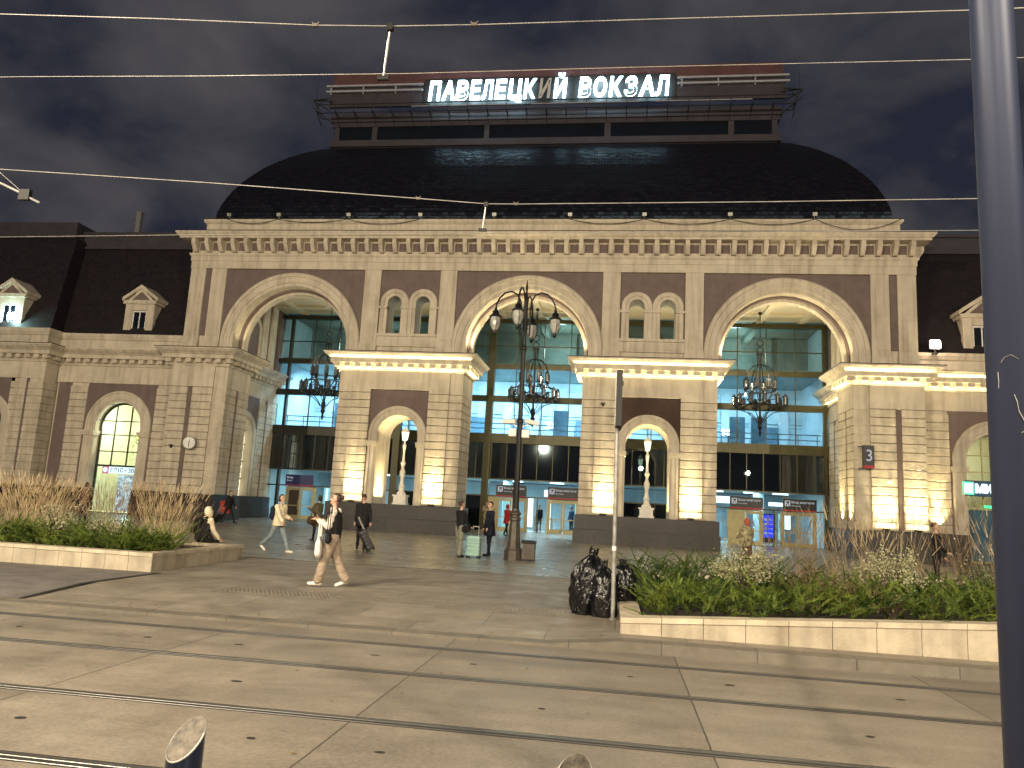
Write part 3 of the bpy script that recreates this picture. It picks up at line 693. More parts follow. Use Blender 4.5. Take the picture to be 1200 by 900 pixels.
# ================================================================== WINGS
M['wing_in'] = mat('wing_interior', (.70, .68, .50), .7, 0, .1, 1)
def wing(sx, label):
    Tm = Matrix.Scale(sx, 4, (1, 0, 0)); MBs = lambda: MB(Tm)
    W = thing('wing_building', label, 'building', (sx * 24.6, 42.3, 0))
    xa, xb = 20.8, 29.0; yf = 42.3; cx = 24.55
    c = MBs(); c.archwall(xa, xb, 1.5, 8.86, cx, 1.5, 5.25, yf + .1, yf + .8)
    c.box(xa, xb, yf, yf + .5, 7.84, 8.87); 
    if sx > 0: c.box(xb + .001, 38, yf + .02, yf + .8, -.3, 8.868)
    c.box(20.9, 36, yf + .3, yf + .6, 9.9, 10.3)
    P('wall', c, M['cream'], W)
    for q in ((xa, 22.3), (26.85, 28.0)):
        b = MBs(); rust(b, *q, yf, yf + .4); P('rusticated_strip', b, M['cream_rough'], W)
    p = MBs(); p.archwall(22.3, 26.85, 1.5, 7.839, cx, 2.05, 5.25, yf + .05, yf + .097); p.box(28.0, 28.85, yf + .03, yf + .099, 1.5, 7.839); P('brown_panel', p, M['brown'], W)
    r = MBs(); r.archring(cx, 5.25, 1.5, [(1.46, yf + .6), (1.46, yf + .0), (1.6, yf + .0), (1.62, yf - .05), (1.98, yf - .05), (2.0, yf - .1), (2.1, yf - .1), (2.14, yf - .05), (2.14, yf + .3)], 32)
    for s in (-1, 1):
        u, v = sorted((cx + s * 1.42, cx + s * 2.2)); r.box(u, v, yf - .15, yf + .58, 4.66, 4.8); r.box(u - .02, v + .02, yf - .19, yf + .582, 4.8, 4.95)
    P('arch_moulding', r, M['cream'], W)
    pl = MBs(); pl.box(xa - .02, xb, yf - .15, yf + .5, .76, 1.5) if 0 else None
    for u, v in ((xa + .15, 23.05), (26.05, xb)):
        pl = MBs(); pl.box(u, v, yf - .15, yf + .5, .76, 1.5); pl.box(u, v, yf - .22, yf + .5, -.3, .757); P('granite_plinth', pl, M['granite'], W)
    e = MBs(); e.rectsweep(xa + .1, 38, yf, yf + 4, CORN)
    k = 0; x = xa + .75
    while x < xb - .3: e.box(x - .17, x + .17, yf - .36, yf - .04, 9.05, 9.279); x += .6
    P('cornice', e, M['cream'], W)
    q = MBs(); q.rectsweep(xa, 38, yf + .25, yf + 3, [(0, 9.9), (0, 10.55), (.06, 10.6), (.12, 10.75), (.14, 10.78), (.14, 10.95), (0, 10.97)]); P('parapet', q, M['cream'], W)
    # mansard roof
    ro = MBs(); ro.hull8([(20.85, 42.75, 10.9), (60, 42.75, 10.9), (60, 64, 10.9), (20.85, 64, 10.9), (20.85, 46.2, 17.7), (60, 46.2, 17.7), (60, 60, 17.7), (20.85, 60, 17.7)])
    P('mansard_roof', ro, M['wingroof'], W)
    rd = MBs(); rd.box(20.86, 60, 46.05, 60, 17.7, 17.85); rd.box(20.86, 60, 46.3, 60, 17.85, 18.75); rd.box(20.86, 60, 46.15, 60, 18.75, 18.95); P('roof_ridge', rd, M['darkrender'], W)
    return W, Tm
def dormer(x, y, z, W, s=1.0):
    """pedimented roof window"""
    d = MB(); w = .98
    d.box(x - .98, x - .48, y, y + .25, z, z + 2.0); d.box(x + .48, x + .98, y, y + .25, z, z + 2.0); d.box(x - .48, x + .48, y, y + .25, z + 1.6, z + 2.0)
    d.box(x - .92, x - .6, y + .24, y + 1.4, z, z + 2.2); d.box(x + .6, x + .92, y + .24, y + 1.4, z, z + 2.2)
    d.box(x - 1.1, x + 1.1, y - .12, y + 1.5, z + 2.0, z + 2.22)
    def tri(a, zz, hh, y0, y1): d.add([(x - a, y0, zz), (x + a, y0, zz), (x, y0, zz + hh), (x - a, y1, zz), (x + a, y1, zz), (x, y1, zz + hh)], [(0, 1, 2), (5, 4, 3), (0, 3, 4, 1), (1, 4, 5, 2), (2, 5, 3, 0)])
    tri(.9, z + 2.221, .82, y - .02, y + 1.9)
    for s2 in (-1, 1):
        d.hull8([(x, y - .14, z + 3.0), (x + s2 * 1.2, y - .14, z + 2.18), (x + s2 * 1.2, y + 1.9, z + 2.18), (x, y + 1.9, z + 3.0), (x, y - .14, z + 3.24), (x + s2 * 1.2, y - .14, z + 2.4), (x + s2 * 1.2, y + 1.9, z + 2.4), (x, y + 1.9, z + 3.24)])
    o = P('dormer', d, M['cream'], W)
    t = MB(); t.add([(x - .62, y - .025, z + 2.27), (x + .62, y - .025, z + 2.27), (x, y - .025, z + 2.82)], [(0, 1, 2)]); P('pediment_field', t, M['brown'], o)
    f = MB(); f.box(x - .475, x + .475, y + .1, y + .16, z, z + 1.59); P('window_pane', f, M['darkwin'], o)
    f = MB(); f.box(x - .47, x - .40, y + .06, y + .1, z, z + 1.58); f.box(x + .40, x + .47, y + .06, y + .1, z, z + 1.58); f.box(x - .03, x + .03, y + .062, y + .1, z, z + 1.58); f.box(x - .4, x + .4, y + .06, y + .1, z + 1.5, z + 1.58); P('window_frame', f, M['white'], o)
WL, TL = wing(-1, 'long dark-roofed left wing of the station with a bright arched shop window')
WR, TR = wing(1, 'right wing of the station with a green-lit shop front behind the dark pole')
for x in (-24.6, ): dormer(x, 42.98, 11.02, WL)
for x in (24.45, ): dormer(x, 42.98, 11.02, WR)
# left shop window
def wing_window(W, sx, shop):
    Tm = Matrix.Scale(sx, 4, (1, 0, 0)); cx = 24.55
    fr = MB(Tm)
    for x in (-.5, .5): fr.box(cx + x - .035, cx + x + .035, 42.8, 42.86, 2.9, 6.75)
    for z in (3.75, 4.75, 5.6): fr.box(cx - 1.46, cx + 1.46, 42.805, 42.855, z - .03, z + .03)
    fr.archring(cx, 5.25, .2, [(1.36, 42.78), (1.47, 42.78), (1.47, 42.88), (1.36, 42.88)], 28)
    fr.box(cx - 1.46, cx + 1.46, 42.79, 42.87, 2.84, 2.94)
    f = P('window_frame', fr, M['darkframe'] if sx < 0 else M['doorpanel'], W)
    g = MB(Tm); g.quad((cx - 1.46, 42.84, .2), (cx + 1.46, 42.84, .2), (cx + 1.46, 42.84, 6.75), (cx - 1.46, 42.84, 6.75)); P('window_pane', g, M['glass'], W)
    room = MB(Tm); room.quad((cx - 2.4, 47, 0), (cx + 2.4, 47, 0), (cx + 2.4, 47, 7), (cx - 2.4, 47, 7)); room.quad((cx - 2.4, 43, 0), (cx - 2.4, 47, 0), (cx - 2.4, 47, 7), (cx - 2.4, 43, 7)); room.quad((cx + 2.4, 43, 0), (cx + 2.4, 47, 0), (cx + 2.4, 47, 7), (cx + 2.4, 43, 7)); room.quad((cx - 2.4, 43.0, .12), (cx + 2.4, 43.0, .12), (cx + 2.4, 47, .12), (cx - 2.4, 47, .12)); room.quad((cx - 2.4, 43, 7), (cx + 2.4, 43, 7), (cx + 2.4, 47, 7), (cx - 2.4, 47, 7))
    P('shop_room', room, M['wing_in'], W)
wing_window(WL, -1, True); wing_window(WR, 1, True)
# left shop: kiosk fronts inside the window
M['kiosk_teal'] = emit('teal_lit_counter', (.10, .75, .55), 1.1, .4, 3)
M['kiosk_white'] = emit('white_lit_counter', (.75, .85, .85), .9, .5, 5)
k = MB(); k.box(-25.4, -24.5, 44.2, 44.6, .2, 2.4); P('shop_counter', k, M['kiosk_white'], WL)
k = MB(); k.box(-24.2, -23.2, 44.2, 44.6, 1.9, 2.35); P('shop_counter', k, M['kiosk_teal'], WL)
k = MB(); k.box(-24.2, -23.2, 44.3, 44.7, .2, 1.9); P('shop_counter', k, M['bluegrey'], WL)
m = MB(); m.sphere((-24.35, 44.3, 6.15), .2, 14, 10); m.tube([(-24.35, 44.3, 6.3), (-24.35, 44.3, 7)], .02, 6); P('pendant_lamp', m, emit('pendant_lamp_glow', (1, .97, .85), 5), WL)
m = MB()
for q in range(150):
    c_ = Vector((-24.0 + random.gauss(0, .35), 44.0 + random.uniform(-.2, .2), 4.6 + random.gauss(0, .35))); u_ = Vector((random.uniform(-1, 1), 0, random.uniform(-1, 1))).normalized() * .07; v_ = Vector((-u_.z, .02, u_.x)) * .5
    m.add([tuple(c_ - u_), tuple(c_ - v_), tuple(c_ + u_), tuple(c_ + v_)], [(0, 1, 2, 3)])
P('hanging_foliage', m, leafmat('indoor_leaves', (.12, .22, .03), (.42, .40, .10), 8), WL)
# end pavilion of the left wing
PV = thing('end_pavilion', 'projecting cream pavilion at the far left end of the station front', 'building', (-33, 41.2, 0))
c = MB(); c.archwall(-40, -29.06, 1.5, 8.86, -32.55, 1.1, 5.25, 41.26, 44); c.box(-40, -29.0, 41.2, 41.5, 7.85, 8.87); P('wall', c, M['cream'], PV)
for q in ((-29.98, -29.0, 41.2, 42.29), (-31.15, -30.14, 41.2, 42.0)):
    b = MB(); rust(b, *q); P('rusticated_strip', b, M['cream_rough'], PV)
b = MB(); b.box(-30.16, -29.96, 41.23, 41.5, 1.5, 7.9); b.archwall(-34.2, -31.15, 1.5, 7.85, -32.55, 1.6, 5.25, 41.22, 41.25); P('brown_panel', b, M['brown'], PV)
b = MB(); b.archring(-32.55, 5.25, 1.5, [(1.1, 41.6), (1.1, 41.2), (1.6, 41.14), (1.66, 41.2), (1.66, 41.5)], 24); P('arch_moulding', b, M['cream'], PV)
b = MB(); b.box(-40, -28.9, 41.05, 42.2, .76, 1.5); b.box(-40, -28.85, 40.98, 42.2, -.3, .757); P('granite_plinth', b, M['granite'], PV)
cornice(-42, -29.0, 41.2, 46, PV, 'fr')
q = MB(); q.rectsweep(-42, -29.35, 41.45, 46, [(0, 9.9), (0, 10.55), (.06, 10.6), (.12, 10.75), (.14, 10.78), (.14, 11.0), (0, 11.02)]); P('parapet', q, M['cream'], PV)
q = MB(); q.hull8([(-60, 41.7, 10.95), (-29.5, 41.7, 10.95), (-29.5, 62, 10.95), (-60, 62, 10.95), (-60, 45.4, 18.2), (-31.6, 45.4, 18.2), (-31.6, 60, 18.2), (-60, 60, 18.2)]); P('mansard_roof', q, M['wingroof'], PV)
q = MB(); q.box(-60, -31.7, 45.3, 60, 18.2, 18.35); q.box(-60, -31.8, 45.5, 60, 18.35, 19.4); P('roof_ridge', q, M['darkrender'], PV)
dormer(-32.75, 41.9, 11.05, PV)
ch = MB(); ch.box(-30.72, -30.36, 49.9, 50.2, 17.5, 21.8); ch.box(-30.76, -30.32, 49.86, 50.24, 21.8, 21.95)
o = ch.build('vent_pipe', M['greysteel']); tag(o, 'slim grey metal vent pipe rising above the left wing roof', 'vent pipe')
# ================================================================== SIGNS AND FITTINGS ON THE BUILDING
M['letter_on'] = emit('lit_sign_letter', (.55, .86, 1.0), 20, .6, .45)
M['letter_off'] = mat('unlit_letter', (.62, .60, .62), .6, 0, .1, 3)
M['redboard'] = mat('dull_red_board', (.10, .042, .045), .7, 0, .15, 1)
M['text_white'] = emit('white_sign_lettering', (.9, .92, .95), .55)
M['sign_dark'] = mat('dark_grey_sign_face', (.014, .017, .020), .45, 0, .08, 3)
M['sign_red'] = mat('red_sign_strip', (.45, .02, .03), .5, 0, .08, 3)
RS = thing('rooftop_sign', 'large white illuminated letters spelling ПАВЕЛЕЦКИЙ ВОКЗАЛ on the roof', 'sign', (0, 46.6, 28.0))
SPANS = [('П', 90, 145), ('А', 150, 207), ('В', 214, 268), ('Е', 277, 326), ('Л', 329, 381), ('Е', 388, 440), ('Ц', 448, 508), ('К', 516, 572), ('И', 583, 636), ('Й', 648, 706), ('В', 756, 809), ('О', 821, 877), ('К', 887, 946), ('З', 952, 1007), ('А', 1014, 1080), ('Л', 1084, 1143)]
for i, (ch_, a, b) in enumerate(SPANS):
    x0 = -8.05 + (a - 90) * 15.95 / 1053; x1 = -8.05 + (b - 90) * 15.95 / 1053
    h = 1.42; z = .40
    if ch_ == 'Й': h = 1.42 * 1.25
    if ch_ == 'Ц': h = 1.42 * 1.17; z = .40 - 1.42 * .17
    off = i == 8
    o = text('letter', ch_, x1 - x0, h, M['letter_off'] if off else M['letter_on'], RS, ((x0 + x1) / 2, -.12, z), 0, .030, .03, .10)
    if off: o['label'] = 'grey letter И that has gone dark'
bd = MB(); bd.box(-15.0, 15.0, .30, .42, 1.85, 2.85); P('red_board', bd, M['redboard'], RS) if 0 else None
def PL(name, mb, m, parent): return mb.build(name, m, parent)
bd = MB(); bd.box(-15.05, 15.05, .28, .40, 1.90, 2.78); PL('red_board', bd, M['redboard'], RS)
bk = MB(); bk.box(-8.45, 8.3, .20, .27, .2, 2.15); PL('letter_panel', bk, M['black'], RS)
bk = MB(); bk.box(-15.2, 15.2, .3, .5, .3, 1.9); PL('back_board', bk, M['darkrender'], RS)
M['dim_white'] = mat('white_metal_bar', (.42, .42, .48), .45, .2, .1, 3)
for a, b in ((-15.4, -8.55), (8.4, 15.4)):
    m = MB(); m.box(a, b, .02, .16, 1.68, 1.80); m.box(a, b, .02, .16, 1.28, 1.40)
    for x in np.arange(a + .3, b, 2.3): m.box(x - .04, x + .04, .16, .3, 1.2, 1.8)
    PL('light_bar', m, M['dim_white'], RS)
cw = MB()
for z, y in ((-.55, -.5), (-.55, .3), (-.08, -.75)): cw.bar((-15.6, y, z), (15.6, y, z), .05)
for x in np.arange(-15.6, 15.7, 1.3):
    cw.bar((x, .3, -1.1), (x, -.75, -.55), .04); cw.bar((x, -.75, -.58), (x, -.75, -.08), .035); cw.bar((x, -.75, -.55), (x, .3, -.55), .04)
for s in (-1, 1):
    for z in (-.9, -.2, .6): cw.bar((s * 14.9, 0, z), (s * 16.1, -.3, .5 if z > -.5 else 0), .06)
    cw.bar((s * 16.1, -.3, .5), (s * 15.0, -.3, .62), .06); cw.bar((s * 16.1, -.3, .5), (s * 15.5, -.3, -.4), .06); cw.bar((s * 15.9, -.3, .5), (s * 15.9, -.3, 1.7), .02); cw.bar((s * 15.3, -.3, .6), (s * 15.8, -.3, -.1), .05)
PL('catwalk_frame', cw, M['black'], RS)
lr = MB()
for a, b in ((-9, -2), (-1, 6), (7, 13)): lr.box(a, b, -.7, -.64, -.32, -.27)
PL('catwalk_rail', lr, M['dim_white'], RS)

def noentry(x, label, blue=False, w=1.98):
    T = thing('direction_sign', label, 'sign', (x, 49.5, 2.36), 0, 'signs above the entrance doors')
    m = MB(); m.box(-w / 2, w / 2, 0, .14, 0, .74); PL('board', m, M['sign_blue'] if blue else M['sign_dark'], T)
    m = MB(); m.box(-w / 2, w / 2, -.004, -.001, .0, .075); PL('bottom_strip', m, M['sign_mag'] if blue else M['sign_red'], T)
    if blue:
        text('lettering', 'Вход', .42, .15, M['text_white'], T, (-w / 2 + .32, -.012, .46), 0, .01, .004)
        text('lettering', 'Entry', .36, .11, M['text_white'], T, (-w / 2 + .29, -.012, .28), 0, 0, .004)
        return T
    ic = MB(); ic.box(-w / 2 + .10, -w / 2 + .42, -.005, -.001, .30, .64); PL('pictogram_plate', ic, M['text_white'], T)
    ic = MB(); x0 = -w / 2 + .10
    ic.hull8([(x0 + .02, -.011, .60), (x0 + .05, -.011, .63), (x0 + .05, -.007, .63), (x0 + .02, -.007, .60), (x0 + .27, -.011, .32), (x0 + .30, -.011, .35), (x0 + .30, -.007, .35), (x0 + .27, -.007, .32)])
    ic.box(x0 + .14, x0 + .26, -.0105, -.0065, .48, .60); ic.box(x0 + .06, x0 + .13, -.0105, -.0065, .34, .44)
    PL('pictogram', ic, M['sign_dark'], T)
    text('lettering', 'Вход запрещен', 1.32, .17, M['text_white'], T, (.17, -.012, .45), 0, .012, .004)
    text('lettering', 'No entry', .52, .11, M['text_white'], T, (-.22, -.012, .27), 0, 0, .004)
    return T
M['sign_blue'] = mat('blue_sign_face', (.006, .014, .10), .4, 0, .08, 3)
M['sign_mag'] = mat('magenta_sign_strip', (.30, .01, .06), .5, 0, .08, 3)
noentry(-15.84, 'blue entry sign over the left bay doors', True)
noentry(-1.43, 'dark no-entry sign over the centre bay doors, partly behind the lamp post')
noentry(1.93, 'dark no-entry sign over the centre bay doors, right of the lamp post')
noentry(13.29, 'dark no-entry sign over the right bay doors, the left one of the pair')
noentry(16.46, 'dark no-entry sign over the right bay doors, next to the right pavilion')
# platform number
S3 = thing('number_sign', 'dark hanging sign with a white number 3 on the right pavilion corner', 'sign', (17.88, 41.0, 4.55))
m = MB(); m.box(-.27, .27, -.16, .0, 0, 1.18); m.box(-.5, .27, -.11, -.05, 1.08, 1.13); m.box(-.5, .27, -.11, -.05, -.02, .03); PL('board', m, M['sign_dark'], S3)
m = MB(); m.box(-.27, .27, -.165, -.161, .02, .16); PL('bottom_strip', m, M['sign_red'], S3)
text('numeral', '3', .27, .58, M['text_white'], S3, (0.02, -.172, .38), 0, 0, .004)
# left tower clock
CK = thing('wall_clock', 'round white bracket clock on the left corner pavilion', 'clock', (-18.9, 40.8, 4.35))
Tm = Matrix.Rotation(R(90), 4, 'X') ; Tz = Matrix.Rotation(R(12), 4, 'Z')
m = MB(Tz @ Tm); m.lathe([(.34, -.10), (.37, -.06), (.37, .06), (.34, .10)], (0, 0, 0), 28); PL('case', m, M['greysteel'], CK)
m = MB(Tz @ Tm); m.lathe([(.31, .101), (.31, .106)], (0, 0, 0), 28); PL('face', m, M['white'], CK)
m = MB(Tz @ Tm)
for k in range(12):
    a = 2 * PI * k / 12; m.bar((.25 * math.sin(a), .25 * math.cos(a), .111), (.29 * math.sin(a), .29 * math.cos(a), .111), .02, .006)
m.bar((0, 0, .116), (.0, -.25, .116), .03, .006); m.bar((0, 0, .112), (.02, .17, .112), .035, .006); PL('hands', m, M['black'], CK)
m = MB(); m.bar((.0, .05, .0), (.0, .34, .0), .05); m.bar((.0, .1, .3), (.0, .34, .3), .03); PL('bracket', m, M['iron'], CK)
# bird-like wall ornaments / anchors
for x, y, z, lb in ((-20.2, 41.12, 4.1, 'small iron cable anchor on the left corner pavilion wall'), (18.95, 41.12, 3.9, 'small bright cable anchor on the right corner pavilion'), (4.45, 41.08, 7.35, 'small dark cable anchor high on the right pier')):
    m = MB()
    for a in (-60, -25, 25, 60): m.bar((0, 0, 0), (.17 * math.sin(R(a)), -.08, .17 * math.cos(R(a))), .035)
    m.box(-.06, .06, -.04, .03, -.06, .06)
    o = m.build('wall_anchor', M['iron'] if x != 18.95 else M['white']); o.location = (x, y, z); tag(o, lb, 'wall fitting')
# shop signs
LS = thing('shop_sign', 'lit white shop sign with a pink logo inside the left wing window', 'sign', (-24.62, 43.3, 2.45))
M['sign_white_lit'] = emit('white_lit_sign', (.85, .97, 1.0), 1.6); M['pink_lit'] = emit('pink_lit_logo', (1, .25, .45), 1.0); M['navy'] = mat('navy_lettering', (.01, .02, .07), .5)
m = MB(); m.box(-.84, 1.05, 0, .1, 0, .42); PL('board', m, M['sign_white_lit'], LS)
m = MB(); m.box(-1.26, -.86, 0, .1, -.02, .44); PL('logo', m, M['pink_lit'], LS)
m = MB(); m.lathe([(.15, 0), (.15, .01)], (0, 0, 0), 14); q = m.build('logo_disc', M['sign_white_lit'], LS); q.rotation_euler = (R(90), 0, 0); q.location = (-1.06, -.008, .2)
text('lettering', '1 Э1С • ЗВ.', 1.62, .26, M['navy'], LS, (.11, -.008, .08), 0, .01, .003)
RSs = thing('shop_sign', 'green and white lit shop sign reading МИЛ in the right wing window', 'sign', (24.1, 42.25, 3.5))
M['green_lit'] = emit('green_lit_logo', (.10, 1.0, .42), 1.8); M['mil_white'] = emit('white_lit_letters', (.75, .95, 1.0), 4.5); M['sign_navy'] = mat('navy_sign_board', (.01, .05, .10), .4)
m = MB(); m.box(-1.4, 1.6, .02, .12, -.02, .78); PL('board', m, M['sign_navy'], RSs)
m = MB(); m.box(-1.26, -.74, -.03, .019, .06, .70); PL('logo', m, M['green_lit'], RSs)
m = MB()
m.box(-1.19, -.81, -.044, -.031, .14, .62); PL('logo_square', m, M['mil_white'], RSs)
m = MB()
m.box(-1.015, -.985, -.049, -.045, .14, .62); m.box(-1.19, -.81, -.050, -.0455, .365, .395); PL('logo_lines', m, M['green_lit'], RSs)
text('lettering', 'МИЛ', 1.18, .46, M['mil_white'], RSs, (-.08, -.04, .15), 0, .03, .03)
m = MB(); m.box(24.0, 24.35, 42.6, 42.65, 2.92, 3.05); o = m.build('exit_light', emit('green_exit_light', (.05, 1, .35), 2.2)); tag(o, 'small green exit light under the МИЛ sign', 'exit light')
WS = MB(); WS.quad((23.2, 43.05, .2), (26, 43.05, .2), (26, 43.05, 2.8), (23.2, 43.05, 2.8)); P('shop_dark_glazing', WS, M['bluegrey'], WR)
# information screen and small notices by the doors
IS = thing('information_screen', 'blue lit information screen standing between the right bay doors', 'screen', (14.9, 51.2, .15))
m = MB(); m.box(-.38, .42, 0, .1, .2, 2.0); PL('case', m, M['black'], IS)
m = MB(); m.box(-.33, .37, -.006, -.002, .5, 1.93); PL('display', m, emit('blue_screen', (.03, .08, 1.0), 1.2), IS)
m = MB()
for k in range(4): m.box(-.24, -.08, -.012, -.008, .72 + .28 * k, .86 + .28 * k); m.box(0, .3, -.012, -.008, .76 + .28 * k, .81 + .28 * k)
PL('display_icons', m, M['text_white'], IS)
RB = thing('notice_board', 'small orange-red notice board by the left portico wall', 'notice board', (-16.55, 41.2, 0))
m = MB(); m.box(-.03, .03, -.03, .03, 0, .5); m.box(-.2, .2, -.25, .25, 0, .04); PL('stand', m, M['black'], RB)
m = MB(); m.box(-.28, .28, -.04, -.035, .5, 1.15); m.box(-.28, .28, -.034, .034, .48, 1.18); PL('panel', m, emit('orange_red_panel', (.75, .10, .05), .35), RB)

# ------------------------------------------------------------------ chandeliers
def chandelier(x, label):
    T = thing('chandelier', label, 'chandelier', (x, 47, 14.24), 0, 'chandeliers hanging in the portico')
    z = lambda v: v - 14.24
    f = MB(); f.tube([(0, 0, 0), (0, 0, z(12.55))], .028, 6); f.lathe([(.12, z(14.23)), (.1, z(14.1)), (.03, z(14.05))], (0, 0, 0), 10)
    for zz in (12.3, 11.85):
        f.tube([(.19 * math.cos(t), 0, z(zz) + .19 * math.sin(t)) for t in np.linspace(0, 2 * PI, 15)], .032, 6)
    f.tube([(0, 0, z(12.1)), (0, 0, z(12.02))], .04, 6)
    PL('chain', f, M['iron'], T)
    f = MB()
    # crown lantern
    for k in range(6):
        a = 2 * PI * k / 6; f.tube([(.20 * math.cos(a), .20 * math.sin(a), z(11.6)), (.14 * math.cos(a), .14 * math.sin(a), z(10.95))], .022, 5)
    for zz, r in ((11.6, .21), (10.95, .16)): f.tube([(r * math.cos(t), r * math.sin(t), z(zz)) for t in np.linspace(0, 2 * PI, 15)], .03, 5)
    f.tube([(0, 0, z(11.65)), (0, 0, z(10.9))], .03, 6)
    f.lathe([(.05, z(10.95)), (.07, z(10.2)), (.05, z(9.4)), (.09, z(9.2)), (.06, z(8.9)), (.06, z(7.9)), (.12, z(7.75)), (.16, z(7.5)), (.10, z(7.3)), (.16, z(7.2)), (.09, z(7.05)), (.05, z(6.95)), (.09, z(6.85)), (.03, z(6.6))], (0, 0, 0), 10)
    for k in range(8):
        a = 2 * PI * (k + .5) / 8; ca, sa = math.cos(a), math.sin(a)
        pts = [(.10, 10.95), (.45, 10.85), (.75, 10.55), (.90, 10.15), (.88, 9.95)]
        f.tube([(r * ca, r * sa, z(h)) for r, h in pts], .032, 5)
        pts = [(.88, 9.45), (.92, 9.25), (1.1, 9.12), (1.32, 9.05), (1.46, 8.9)]
        f.tube([(r * ca, r * sa, z(h)) for r, h in pts], .026, 5)
        pts = [(.88, 9.45), (.7, 9.1), (.45, 8.75), (.08, 8.6)]
        f.tube([(r * ca, r * sa, z(h)) for r, h in pts], .024, 5)
    for k in range(12):
        a = 2 * PI * k / 12; ca, sa = math.cos(a), math.sin(a)
        pts = [(1.5, 8.42), (1.42, 8.25), (1.1, 8.15), (.75, 8.05), (.45, 7.8), (.22, 7.5)] if k % 2 == 0 else [(1.5, 8.42), (1.3, 8.3), (.9, 8.45), (.5, 8.6), (.07, 8.6)]
        f.tube([(r * ca, r * sa, z(h)) for r, h in pts], .028, 5)
    for zz, r in ((8.38, 1.5), (9.02, 1.3), (9.4, .88), (8.6, .55)):
        f.tube([(r * math.cos(t), r * math.sin(t), z(zz)) for t in np.linspace(0, 2 * PI, 33)], .026, 5)
    PL('frame', f, M['iron'], T)
    first = None
    for r, zb, n, ph in ((.88, 9.45, 8, .5), (1.5, 8.42, 12, 0)):
        for k in range(n):
            a = 2 * PI * (k + ph) / n; loc = (r * math.cos(a), r * math.sin(a), z(zb))
            if first is None:
                l = MB(); l.lathe([(.03, -.06), (.10, 0), (.10, .03), (.125, .05), (.125, .06)], (0, 0, 0), 8); l.lathe([(.125, .52), (.13, .56), (.06, .62), (.02, .70)], (0, 0, 0), 8)
                for j in range(8):
                    t = 2 * PI * j / 8 + PI / 8; l.bar((.118 * math.cos(t), .118 * math.sin(t), .05), (.118 * math.cos(t), .118 * math.sin(t), .53), .022)
                first = l.build('lantern', M['iron'], T, loc=loc)
                g = MB(); g.lathe([(.095, .062), (.095, .518)], (0, 0, 0), 8); g.build('lantern_glass', M['lampglass'], first)
            else:
                o = first.copy(); C.objects.link(o); o.parent = T; o.location = loc
                c2 = first.children[0].copy(); C.objects.link(c2); c2.parent = o
    return T
c0 = chandelier(0, 'black wrought-iron chandelier hanging in the middle arch behind the street lamp')
dup(c0, (-13.65, 47, 14.24), 0, 'black wrought-iron chandelier hanging in the left arch')
dup(c0, (13.65, 47, 14.24), 0, 'black wrought-iron chandelier hanging in the right arch')

# ------------------------------------------------------------------ white pedestal lamps in the niches
M['lantern_lit'] = emit('lit_lantern_glass', (1, .95, .80), 2.6); M['lantern_green'] = emit('greenish_lit_lantern_glass', (.75, 1.0, .62), 3.0)
def pedestal_lamp(x, label, lit):
    T = thing('pedestal_lamp', label, 'lamp', (x, 43.2, 1.5), 0, 'white lamps in the pier niches')
    m = MB(); m.box(-.42, .42, -.3, .3, .0, .10); m.box(-.36, .36, -.27, .27, .10, .46); m.box(-.42, .42, -.3, .3, .46, .55); m.box(-.24, .24, -.275, -.27, .16, .40); PL('pedestal', m, M['white'], T)
    m = MB(); m.lathe([(.26, .55), (.27, .65), (.16, .75), (.15, .95), (.2, 1.02), (.13, 1.12), (.09, 1.4), (.15, 1.75), (.17, 1.85), (.1, 2.0), (.07, 2.15), (.12, 2.3), (.15, 2.38), (.08, 2.5), (.06, 2.9), (.085, 3.2), (.11, 3.4), (.06, 3.5), (.05, 3.62), (.12, 3.7)], (0, 0, 0), 12); PL('column', m, M['white'], T)
    m = MB(); m.lathe([(.13, 3.7), (.21, 4.15)], (0, 0, 0), 6); PL('lantern_glass', m, lit, T)
    m = MB()
    m.lathe([(.25, 4.15), (.24, 4.2), (.12, 4.36), (.05, 4.42), (.02, 4.52)], (0, 0, 0), 6)
    for k in range(6):
        a = 2 * PI * k / 6 + PI / 6; m.bar((.135 * math.cos(a), .135 * math.sin(a), 3.7), (.215 * math.cos(a), .215 * math.sin(a), 4.15), .02)
    PL('lantern_cap', m, M['white'] , T)
    return T
pedestal_lamp(-6.95, 'white ornate lamp column standing in the left pier niche', M['lantern_lit'])
pedestal_lamp(6.95, 'ornate lamp column with greenish light in the right pier niche', M['lantern_green'])

# ------------------------------------------------------------------ central street lamp
M['postgrey'] = mat('brown_grey_post_paint', (.085, .072, .058), .5, .3, .2, 5)
LP = thing('street_lamp', 'tall dark four-armed street lamp in front of the middle arch', 'street lamp', (2.12, 24.93, 0))
m = MB(); m.lathe([(.31, 0), (.31, .30), (.27, .34), (.24, .40)], (0, 0, 0), 8); m.lathe([(.24, .40), (.215, .46), (.17, 1.18), (.155, 1.22)], (0, 0, 0), 8); m.lathe([(.155, 1.22), (.2, 1.25), (.2, 1.32), (.165, 1.36), (.16, 1.40), (.2, 1.44), (.2, 1.48), (.13, 1.56), (.115, 1.62)], (0, 0, 0), 8); PL('base', m, M['postgrey'], LP)
m = MB(); m.lathe([(.11, 1.6), (.105, 1.9), (.09, 4.4), (.12, 4.42), (.12, 4.5), (.08, 4.55), (.075, 6.85), (.11, 6.88), (.12, 6.95), (.07, 7.02), (.06, 7.55), (.085, 7.58), (.085, 7.66), (.055, 7.7), (.05, 8.6), (.07, 8.65), (.03, 8.9), (.05, 9.0), (.01, 9.3)], (0, 0, 0), 10); PL('pole', m, M['iron'], LP)
arms = MB()
